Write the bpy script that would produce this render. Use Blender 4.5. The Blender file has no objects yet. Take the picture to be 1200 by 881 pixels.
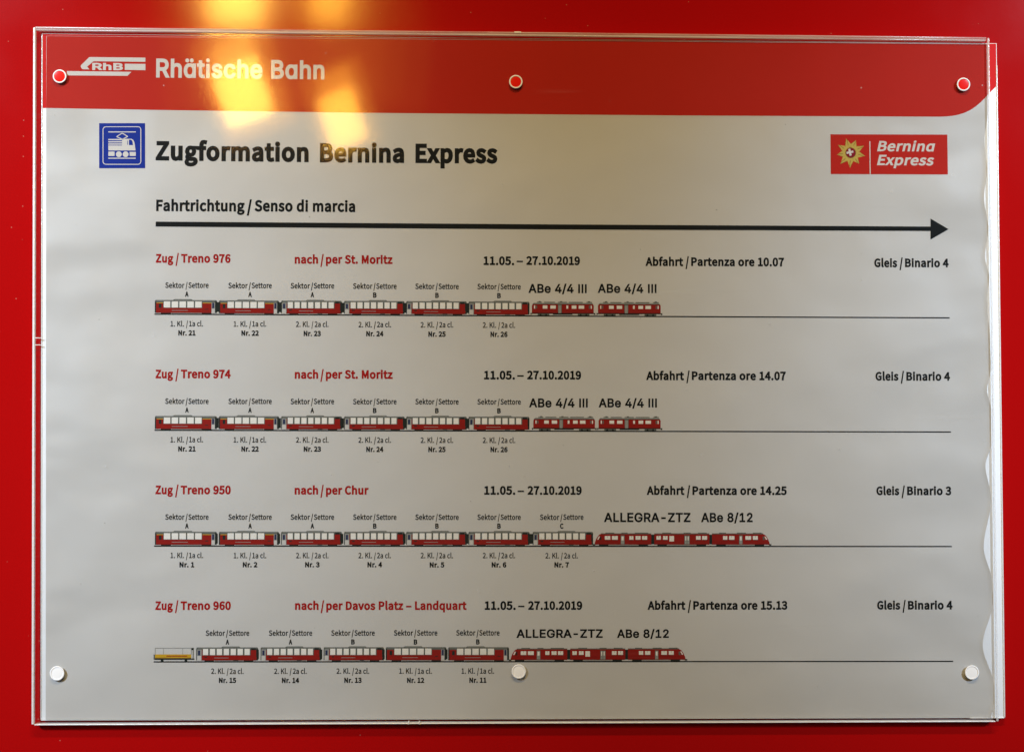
import bpy, bmesh, math, random
from mathutils import Vector, Matrix
from mathutils.geometry import tessellate_polygon, delaunay_2d_cdt

S = bpy.context.scene
COL = S.collection
random.seed(4)

# ---------------------------------------------------------------- camera, light, exposure
cam_data = bpy.data.cameras.new('camera')
cam_data.sensor_width = 36.0
cam_data.lens = 50.0
cam_data.clip_start = 0.02
cam_data.clip_end = 100.0
camera = bpy.data.objects.new('camera', cam_data)
camera.location = (-0.04717, -0.88306, 0.00830)
camera.rotation_euler = (math.radians(91.6625), math.radians(-0.12825), math.radians(-1.31781))
COL.objects.link(camera)
S.camera = camera

world = bpy.data.worlds.new('World')
S.world = world
world.use_nodes = True
world.node_tree.nodes['Background'].inputs['Color'].default_value = (1.0, 0.86, 0.66, 1)
world.node_tree.nodes['Background'].inputs['Strength'].default_value = 0.02

S.view_settings.view_transform = 'Standard'
S.view_settings.look = 'None'
S.view_settings.gamma = 1.0
S.view_settings.use_curve_mapping = False
S.view_settings.exposure = 0.0
S.render.engine = 'CYCLES'
S.cycles.max_bounces = 10
S.cycles.transparent_max_bounces = 24


def aim(o, target):
    o.rotation_euler = (Vector(target) - o.location).to_track_quat('-Z', 'Y').to_euler()


def spot_lamp(name, loc, target, power, colour, size_deg, blend, radius):
    d = bpy.data.lights.new(name, 'SPOT')
    d.energy = power
    d.color = colour
    d.spot_size = math.radians(size_deg)
    d.spot_blend = blend
    d.shadow_soft_size = radius
    o = bpy.data.objects.new(name, d)
    o.location = loc
    COL.objects.link(o)
    aim(o, target)
    return o


def area_lamp(name, loc, target, power, colour, sx, sy, roll=0.0):
    d = bpy.data.lights.new(name, 'AREA')
    d.shape = 'RECTANGLE'
    d.size = sx
    d.size_y = sy
    d.energy = power
    d.color = colour
    o = bpy.data.objects.new(name, d)
    o.location = loc
    COL.objects.link(o)
    if target is None:                      # faces the wall squarely
        o.rotation_euler = (math.radians(90), 0, 0)
        o.rotation_euler.rotate_axis('Z', roll)
    else:
        aim(o, target)
    return o


# added unseen lamps: cool spots brighten both sides, a warm fill above
spot_lamp('added_side_spot', (-1.30, -1.80, 1.00), (-0.45, 0, 0.05), 288, (0.68, 0.82, 1.0), 23.5, 1.0, 0.10)
spot_lamp('added_side_spot', (1.32, -1.80, 1.00), (0.44, 0, 0.08), 275, (0.65, 0.80, 1.0), 20.5, 1.0, 0.10)
area_lamp('added_top_fill', (0.02, -1.15, 1.30), (0.02, 0, 0.0), 14.8, (1.0, 0.74, 0.35), 0.6, 0.07)

# warm lamps added across from the wall for glare mirrored in paint and acrylic
YL = -2.5
WARM = (1.0, 0.67, 0.11)


def glare_lamp(x, z, sx, sz, radiance, lean=0.0, colour=WARM, y=YL):
    return area_lamp('glare_lamp', (x, y, z), None, radiance * math.pi * sx * sz, colour, sx, sz, lean)


glare_lamp(-0.632, 1.165, 0.130, 0.44, 44)
glare_lamp(-0.408, 1.165, 0.090, 0.44, 27, 0.0, (1.0, 0.56, 0.06))
glare_lamp(-0.606, 0.806, 0.108, 0.132, 22, 0.38)
glare_lamp(-0.628, 0.880, 0.095, 0.080, 6, 0.38)
glare_lamp(-0.378, 0.742, 0.082, 0.122, 17, 0.36, (1.0, 0.58, 0.07))
glare_lamp(-0.396, 0.815, 0.075, 0.070, 4, 0.36, (1.0, 0.50, 0.05))
# dimmer orange lamps added behind them, halos that soften the mirrored patches
GLOW = (1.0, 0.40, 0.035)
glare_lamp(-0.612, 0.835, 0.175, 0.250, 3.2, 0.38, GLOW, YL - 0.05)
glare_lamp(-0.386, 0.770, 0.140, 0.200, 2.4, 0.36, GLOW, YL - 0.05)
glare_lamp(-0.632, 1.20, 0.190, 0.50, 2.2, 0.0, GLOW, YL - 0.05)
glare_lamp(-0.400, 1.20, 0.145, 0.50, 1.6, 0.0, GLOW, YL - 0.05)
glare_lamp(-0.50, 1.05, 0.62, 0.56, 0.35, 0.0, GLOW, YL - 0.10)
glare_lamp(-0.50, 1.05, 0.50, 0.50, 0.35, 0.0, GLOW, YL - 0.12)
glare_lamp(-0.50, 1.05, 0.40, 0.44, 0.40, 0.0, GLOW, YL - 0.14)

# ---------------------------------------------------------------- materials


def new_mat(name):
    m = bpy.data.materials.new(name)
    m.use_nodes = True
    nt = m.node_tree
    return m, nt, nt.nodes['Principled BSDF']


def plain(name, colour, rough=0.5, spec=0.3, vary=0.08, scale=60):
    m, nt, p = new_mat(name)
    tc = nt.nodes.new('ShaderNodeTexCoord')
    nz = nt.nodes.new('ShaderNodeTexNoise')
    nz.inputs['Scale'].default_value = scale
    nz.inputs['Detail'].default_value = 3
    mp = nt.nodes.new('ShaderNodeMapRange')
    mp.inputs['To Min'].default_value = 1 - vary
    mp.inputs['To Max'].default_value = 1 + vary
    mx = nt.nodes.new('ShaderNodeVectorMath')
    mx.operation = 'SCALE'
    mx.inputs[0].default_value = colour
    nt.links.new(tc.outputs['Object'], nz.inputs['Vector'])
    nt.links.new(nz.outputs['Fac'], mp.inputs['Value'])
    nt.links.new(mp.outputs['Result'], mx.inputs['Scale'])
    nt.links.new(mx.outputs['Vector'], p.inputs['Base Color'])
    p.inputs['Roughness'].default_value = rough
    p.inputs['Specular IOR Level'].default_value = spec * 0.2
    return m


def add_bump(nt, p, specs, vec='Object'):
    """chain of noise bumps: (scale, detail, strength, distance)"""
    tc = nt.nodes.new('ShaderNodeTexCoord')
    last = None
    for (sc, det, st, di) in specs:
        nz = nt.nodes.new('ShaderNodeTexNoise')
        nz.inputs['Scale'].default_value = sc
        nz.inputs['Detail'].default_value = det
        nt.links.new(tc.outputs[vec], nz.inputs['Vector'])
        b = nt.nodes.new('ShaderNodeBump')
        b.inputs['Strength'].default_value = st
        b.inputs['Distance'].default_value = di
        nt.links.new(nz.outputs['Fac'], b.inputs['Height'])
        if last:
            nt.links.new(last.outputs['Normal'], b.inputs['Normal'])
        last = b
    nt.links.new(last.outputs['Normal'], p.inputs['Normal'])


def specks(nt, base_socket, p, scale, thresh, colour, keep):
    """sparse small dust specks mixed over a base colour"""
    tc = nt.nodes.new('ShaderNodeTexCoord')
    vo = nt.nodes.new('ShaderNodeTexVoronoi')
    vo.inputs['Scale'].default_value = scale
    nt.links.new(tc.outputs['Object'], vo.inputs['Vector'])
    lt = nt.nodes.new('ShaderNodeMapRange')
    lt.inputs['From Min'].default_value = thresh
    lt.inputs['From Max'].default_value = thresh * 0.5
    nt.links.new(vo.outputs['Distance'], lt.inputs['Value'])
    sep = nt.nodes.new('ShaderNodeSeparateColor')
    nt.links.new(vo.outputs['Color'], sep.inputs['Color'])
    gt = nt.nodes.new('ShaderNodeMath')
    gt.operation = 'LESS_THAN'
    gt.inputs[1].default_value = keep
    nt.links.new(sep.outputs['Red'], gt.inputs[0])
    mu = nt.nodes.new('ShaderNodeMath')
    mu.operation = 'MULTIPLY'
    nt.links.new(lt.outputs['Result'], mu.inputs[0])
    nt.links.new(gt.outputs['Value'], mu.inputs[1])
    mx = nt.nodes.new('ShaderNodeMix')
    mx.data_type = 'RGBA'
    nt.links.new(mu.outputs['Value'], mx.inputs['Factor'])
    if base_socket is None:
        mx.inputs['A'].default_value = (*p.inputs['Base Color'].default_value[:3], 1)
    else:
        nt.links.new(base_socket, mx.inputs['A'])
    mx.inputs['B'].default_value = (*colour, 1)
    nt.links.new(mx.outputs['Result'], p.inputs['Base Color'])


# glossy red paint of the wall
PAINT, nt, p = new_mat('red_paint')
p.inputs['Base Color'].default_value = (0.395, 0.0025, 0.003, 1)
p.inputs['Roughness'].default_value = 0.085
p.inputs['Specular IOR Level'].default_value = 0.5
add_bump(nt, p, [(260, 2, 0.04, 0.0002), (9, 2, 0.03, 0.002)])
specks(nt, None, p, 300, 0.13, (0.50, 0.16, 0.12), 0.040)
tcr = nt.nodes.new('ShaderNodeTexCoord')
nzr = nt.nodes.new('ShaderNodeTexNoise')
nzr.inputs['Scale'].default_value = 14
nzr.inputs['Detail'].default_value = 6
mrr = nt.nodes.new('ShaderNodeMapRange')
mrr.inputs['To Min'].default_value = 0.05
mrr.inputs['To Max'].default_value = 0.13
nt.links.new(tcr.outputs['Object'], nzr.inputs['Vector'])
nt.links.new(nzr.outputs['Fac'], mrr.inputs['Value'])
nt.links.new(mrr.outputs['Result'], p.inputs['Roughness'])

# satin paper with cockles near its edges
PAPER, nt, p = new_mat('satin_paper')
p.inputs['Base Color'].default_value = (0.53, 0.535, 0.53, 1)
p.inputs['Roughness'].default_value = 0.42
p.inputs['Specular IOR Level'].default_value = 0.5
add_bump(nt, p, [(700, 3, 0.10, 0.0002), (15, 2, 0.45, 0.004)])
base = p.inputs['Normal'].links[0].from_node


def mnode(op, a, b=None, c=None):
    n = nt.nodes.new('ShaderNodeMath')
    n.operation = op
    for i, q in enumerate((a, b, c)):
        if q is None:
            continue
        if isinstance(q, (int, float)):
            n.inputs[i].default_value = q
        else:
            nt.links.new(q, n.inputs[i])
    return n.outputs[0]


tcp = nt.nodes.new('ShaderNodeTexCoord')
sx = nt.nodes.new('ShaderNodeSeparateXYZ')
nt.links.new(tcp.outputs['Object'], sx.inputs[0])
side = mnode('ABSOLUTE', mnode('ADD', sx.outputs['X'], 0.022))
side = mnode('MULTIPLY', mnode('MAXIMUM', mnode('SUBTRACT', side, 0.16), 0.0), 8.0)
low = mnode('MULTIPLY', mnode('MAXIMUM', mnode('SUBTRACT', mnode('MULTIPLY', sx.outputs['Z'], -1.0), 0.10), 0.0), 9.0)
edge = mnode('MINIMUM', mnode('MAXIMUM', side, low), 1.0)
mpp = nt.nodes.new('ShaderNodeMapping')
mpp.inputs['Scale'].default_value = (10, 1, 16)
mpp.inputs['Rotation'].default_value = (0, 0.2, 0)
nzp = nt.nodes.new('ShaderNodeTexNoise')
nzp.inputs['Scale'].default_value = 1.0
nzp.inputs['Detail'].default_value = 1.5
nzp.inputs['Distortion'].default_value = 0.15
nt.links.new(tcp.outputs['Object'], mpp.inputs['Vector'])
nt.links.new(mpp.outputs['Vector'], nzp.inputs['Vector'])
bpn = nt.nodes.new('ShaderNodeBump')
bpn.inputs['Distance'].default_value = 0.0075
nt.links.new(edge, bpn.inputs['Strength'])
nt.links.new(nzp.outputs['Fac'], bpn.inputs['Height'])
nt.links.new(base.outputs['Normal'], bpn.inputs['Normal'])
nt.links.new(bpn.outputs['Normal'], p.inputs['Normal'])

BOARD = plain('white_board', (0.84, 0.88, 0.92), 0.4, 0.4, 0.03)
PRINT_RED = plain('printed_red', (0.46, 0.013, 0.005), 0.45, 0.3, 0.04, 25)
PRINT_RED_BRIGHT = plain('board_red', (0.62, 0.008, 0.006), 0.4, 0.3, 0.03)
PRINT_WHITE = plain('printed_white', (0.62, 0.62, 0.61), 0.5, 0.3, 0.05)
INK = plain('black_ink', (0.005, 0.007, 0.008), 0.5, 0.25, 0.1)
INK_RED = plain('red_ink', (0.32, 0.007, 0.006), 0.5, 0.25, 0.06)
BLUE = plain('printed_blue', (0.004, 0.026, 0.29), 0.5, 0.3, 0.05)
GOLD = plain('printed_gold', (0.52, 0.40, 0.09), 0.5, 0.3, 0.2, 900)
GOLD_DARK = plain('printed_brown', (0.20, 0.12, 0.02), 0.5, 0.3, 0.1)
MAROON = plain('printed_maroon', (0.22, 0.006, 0.02), 0.5, 0.3, 0.05)
D_RED = plain('drawing_red', (0.25, 0.010, 0.007), 0.5, 0.25, 0.12, 300)
D_RED_LOW = plain('drawing_dark_red', (0.19, 0.008, 0.007), 0.5, 0.25, 0.12, 300)
D_GREY = plain('drawing_grey', (0.10, 0.11, 0.10), 0.5, 0.25, 0.15, 300)
D_MID = plain('drawing_mid_grey', (0.26, 0.27, 0.26), 0.5, 0.25, 0.15, 300)
D_DARK = plain('drawing_black', (0.014, 0.020, 0.018), 0.5, 0.25, 0.1)
D_WHITE = plain('drawing_white', (0.72, 0.72, 0.69), 0.5, 0.25, 0.05, 400)
D_YELLOW = plain('drawing_yellow', (0.52, 0.31, 0.02), 0.5, 0.25, 0.1, 300)
D_STEP = plain('drawing_step', (0.50, 0.50, 0.49), 0.5, 0.25, 0.1, 300)
D_NAVY = plain('drawing_navy', (0.02, 0.03, 0.08), 0.5, 0.25, 0.1)

# clear acrylic: what is not mirrored passes straight through, faint dust haze also paints in the reflected veil
ACRYLIC = bpy.data.materials.new('clear_acrylic')
ACRYLIC.use_nodes = True
nt = ACRYLIC.node_tree
nt.nodes.remove(nt.nodes['Principled BSDF'])
out = nt.nodes['Material Output']
tr = nt.nodes.new('ShaderNodeBsdfTransparent')
tr.inputs['Color'].default_value = (0.985, 0.985, 0.985, 1)
gl = nt.nodes.new('ShaderNodeBsdfGlossy')
gl.inputs['Roughness'].default_value = 0.055
# thin-sheet reflectance (Schlick): 4 % face on, rising towards grazing
lw = nt.nodes.new('ShaderNodeLayerWeight')
pw = nt.nodes.new('ShaderNodeMath')
pw.operation = 'POWER'
pw.inputs[1].default_value = 5.0
nt.links.new(lw.outputs['Facing'], pw.inputs[0])
fr = nt.nodes.new('ShaderNodeMath')
fr.operation = 'MULTIPLY_ADD'
fr.inputs[1].default_value = 0.96
fr.inputs[2].default_value = 0.04
nt.links.new(pw.outputs['Value'], fr.inputs[0])
m1 = nt.nodes.new('ShaderNodeMixShader')
nt.links.new(fr.outputs['Value'], m1.inputs['Fac'])
nt.links.new(tr.outputs['BSDF'], m1.inputs[1])
nt.links.new(gl.outputs['BSDF'], m1.inputs[2])
df = nt.nodes.new('ShaderNodeBsdfDiffuse')
df.inputs['Color'].default_value = (0.8, 0.8, 0.8, 1)
tc = nt.nodes.new('ShaderNodeTexCoord')
n1 = nt.nodes.new('ShaderNodeTexNoise')
n1.inputs['Scale'].default_value = 6
n1.inputs['Detail'].default_value = 5
nt.links.new(tc.outputs['Object'], n1.inputs['Vector'])
mr = nt.nodes.new('ShaderNodeMapRange')
mr.inputs['From Min'].default_value = 0.3
mr.inputs['From Max'].default_value = 0.7
mr.inputs['To Min'].default_value = 0.0005
mr.inputs['To Max'].default_value = 0.004
nt.links.new(n1.outputs['Fac'], mr.inputs['Value'])
vo = nt.nodes.new('ShaderNodeTexVoronoi')
vo.inputs['Scale'].default_value = 210
nt.links.new(tc.outputs['Object'], vo.inputs['Vector'])
sp = nt.nodes.new('ShaderNodeMapRange')
sp.inputs['From Min'].default_value = 0.13
sp.inputs['From Max'].default_value = 0.05
nt.links.new(vo.outputs['Distance'], sp.inputs['Value'])
sc_ = nt.nodes.new('ShaderNodeSeparateColor')
nt.links.new(vo.outputs['Color'], sc_.inputs['Color'])
lt = nt.nodes.new('ShaderNodeMath')
lt.operation = 'LESS_THAN'
lt.inputs[1].default_value = 0.010
nt.links.new(sc_.outputs['Red'], lt.inputs[0])
mu = nt.nodes.new('ShaderNodeMath')
mu.operation = 'MULTIPLY'
nt.links.new(sp.outputs['Result'], mu.inputs[0])
nt.links.new(lt.outputs['Value'], mu.inputs[1])
mu2 = nt.nodes.new('ShaderNodeMath')
mu2.operation = 'MULTIPLY_ADD'
mu2.inputs[1].default_value = 0.35
nt.links.new(mu.outputs['Value'], mu2.inputs[0])
nt.links.new(mr.outputs['Result'], mu2.inputs[2])
mps = nt.nodes.new('ShaderNodeMapping')
mps.inputs['Scale'].default_value = (5, 5, 120)
mps.inputs['Rotation'].default_value = (0, 0.55, 0)
nzs = nt.nodes.new('ShaderNodeTexNoise')
nzs.inputs['Scale'].default_value = 1.0
nzs.inputs['Detail'].default_value = 3
mrs = nt.nodes.new('ShaderNodeMapRange')
mrs.inputs['From Min'].default_value = 0.66
mrs.inputs['From Max'].default_value = 0.78
mrs.inputs['To Max'].default_value = 0.025
nt.links.new(tc.outputs['Object'], mps.inputs['Vector'])
nt.links.new(mps.outputs['Vector'], nzs.inputs['Vector'])
nt.links.new(nzs.outputs['Fac'], mrs.inputs['Value'])
mu3 = nt.nodes.new('ShaderNodeMath')
nt.links.new(mu2.outputs['Value'], mu3.inputs[0])
nt.links.new(mrs.outputs['Result'], mu3.inputs[1])
m2 = nt.nodes.new('ShaderNodeMixShader')
nt.links.new(mu3.outputs['Value'], m2.inputs['Fac'])
nt.links.new(m1.outputs['Shader'], m2.inputs[1])
nt.links.new(df.outputs['BSDF'], m2.inputs[2])
nt.links.new(m2.outputs['Shader'], out.inputs['Surface'])

# sawn and polished acrylic rim: milky where light collects
RIM, nt, p = new_mat('acrylic_rim')
p.inputs['Base Color'].default_value = (0.93, 0.94, 0.95, 1)
p.inputs['Roughness'].default_value = 0.18
p.inputs['Specular IOR Level'].default_value = 0.8
p.inputs['Alpha'].default_value = 0.8
add_bump(nt, p, [(330, 3, 0.5, 0.0006)])
RIM_SOFT, nt, p = new_mat('acrylic_edge')
p.inputs['Base Color'].default_value = (0.94, 0.95, 0.97, 1)
p.inputs['Roughness'].default_value = 0.15
p.inputs['Specular IOR Level'].default_value = 0.8
p.inputs['Alpha'].default_value = 0.42
add_bump(nt, p, [(330, 3, 0.5, 0.0006)])
RIM_CLEAR, nt, p = new_mat('acrylic_bend')
p.inputs['Base Color'].default_value = (0.85, 0.80, 0.80, 1)
p.inputs['Roughness'].default_value = 0.15
tcn = nt.nodes.new('ShaderNodeTexCoord')
mpn = nt.nodes.new('ShaderNodeMapping')
mpn.inputs['Scale'].default_value = (14, 14, 900)
nzn = nt.nodes.new('ShaderNodeTexNoise')
nzn.inputs['Scale'].default_value = 1
nzn.inputs['Detail'].default_value = 4
mrn = nt.nodes.new('ShaderNodeMapRange')
mrn.inputs['From Min'].default_value = 0.3
mrn.inputs['From Max'].default_value = 0.7
mrn.inputs['To Min'].default_value = 0.12
mrn.inputs['To Max'].default_value = 0.62
nt.links.new(tcn.outputs['Object'], mpn.inputs['Vector'])
nt.links.new(mpn.outputs['Vector'], nzn.inputs['Vector'])
nt.links.new(nzn.outputs['Fac'], mrn.inputs['Value'])
nt.links.new(mrn.outputs['Result'], p.inputs['Alpha'])
STUD_WHITE = plain('white_plastic', (0.90, 0.91, 0.93), 0.2, 0.6, 0.02)
STUD_RED = plain('red_plastic', (0.80, 0.012, 0.006), 0.25, 0.4, 0.03)

# ---------------------------------------------------------------- helpers
MM = 0.001


class MB:
    """collects polygons in millimetres (x right, z up, depth d in front of the wall)"""

    def __init__(self):
        self.v, self.f, self.m, self.mats = [], [], [], []

    def mi(self, mat):
        if mat not in self.mats:
            self.mats.append(mat)
        return self.mats.index(mat)

    def poly(self, pts, d, mat):
        """flat polygon facing the viewer (pts in any winding)"""
        a = sum(pts[i][0] * pts[(i + 1) % len(pts)][1] - pts[(i + 1) % len(pts)][0] * pts[i][1] for i in range(len(pts)))
        if a < 0:
            pts = pts[::-1]
        n = len(self.v)
        self.v += [(x * MM, -d * MM, z * MM) for x, z in pts]
        k = self.mi(mat)
        if len(pts) <= 4:
            self.f.append(list(range(n, n + len(pts))))
            self.m.append(k)
        else:
            for t in tessellate_polygon([[Vector((x, z, 0)) for x, z in pts]]):
                t = list(t)
                ax, az = pts[t[0]]; bx, bz = pts[t[1]]; cx, cz = pts[t[2]]
                if (bx - ax) * (cz - az) - (cx - ax) * (bz - az) < 0:
                    t = t[::-1]
                self.f.append([n + i for i in t])
                self.m.append(k)

    def rect(self, x0, x1, z0, z1, d, mat):
        self.poly([(x0, z0), (x1, z0), (x1, z1), (x0, z1)], d, mat)

    def line(self, p, q, w, d, mat):
        dx, dz = q[0] - p[0], q[1] - p[1]
        l = math.hypot(dx, dz)
        nx, nz = -dz / l * w / 2, dx / l * w / 2
        self.poly([(p[0] + nx, p[1] + nz), (q[0] + nx, q[1] + nz), (q[0] - nx, q[1] - nz), (p[0] - nx, p[1] - nz)], d, mat)

    def disc(self, cx, cz, r, d, mat, n=32):
        self.poly([(cx + r * math.cos(2 * math.pi * i / n), cz + r * math.sin(2 * math.pi * i / n)) for i in range(n)], d, mat)

    def slab(self, pts, d0, d1, mat):
        """outline extruded from depth d0 to d1 (d1 nearer the viewer)"""
        a = sum(pts[i][0] * pts[(i + 1) % len(pts)][1] - pts[(i + 1) % len(pts)][0] * pts[i][1] for i in range(len(pts)))
        if a < 0:
            pts = pts[::-1]
        n = len(self.v)
        c = len(pts)
        self.v += [(x * MM, -d1 * MM, z * MM) for x, z in pts] + [(x * MM, -d0 * MM, z * MM) for x, z in pts]
        k = self.mi(mat)
        self.f.append(list(range(n, n + c)))
        self.f.append(list(range(n + 2 * c - 1, n + c - 1, -1)))
        self.m += [k, k]
        for i in range(c):
            j = (i + 1) % c
            self.f.append([n + i, n + c + i, n + c + j, n + j])
            self.m.append(k)

    def build(self, name, parent=None, label=None, smooth=False, origin=None):
        me = bpy.data.meshes.new(name)
        v = self.v
        if origin:
            v = [(x - origin[0], y - origin[1], z - origin[2]) for x, y, z in v]
        me.from_pydata(v, [], self.f)
        for mt in self.mats:
            me.materials.append(mt)
        me.polygons.foreach_set('material_index', self.m)
        if smooth:
            me.polygons.foreach_set('use_smooth', [True] * len(me.polygons))
        me.update()
        o = bpy.data.objects.new(name, me)
        COL.objects.link(o)
        if origin:
            o.location = origin
        if parent:
            o.parent = parent
        if label:
            o['label'] = label
        return o


def thing(name, label, cat):
    o = bpy.data.objects.new(name, None)
    o.empty_display_size = 0.05
    COL.objects.link(o)
    o['label'] = label
    o['category'] = cat
    return o


def bevel(o, w, seg=3):
    bm = bmesh.new()
    bm.from_mesh(o.data)
    bmesh.ops.bevel(bm, geom=bm.edges[:], offset=w, segments=seg, profile=0.5, affect='EDGES')
    bm.to_mesh(o.data)
    bm.free()
    for pl in o.data.polygons:
        pl.use_smooth = True


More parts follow.
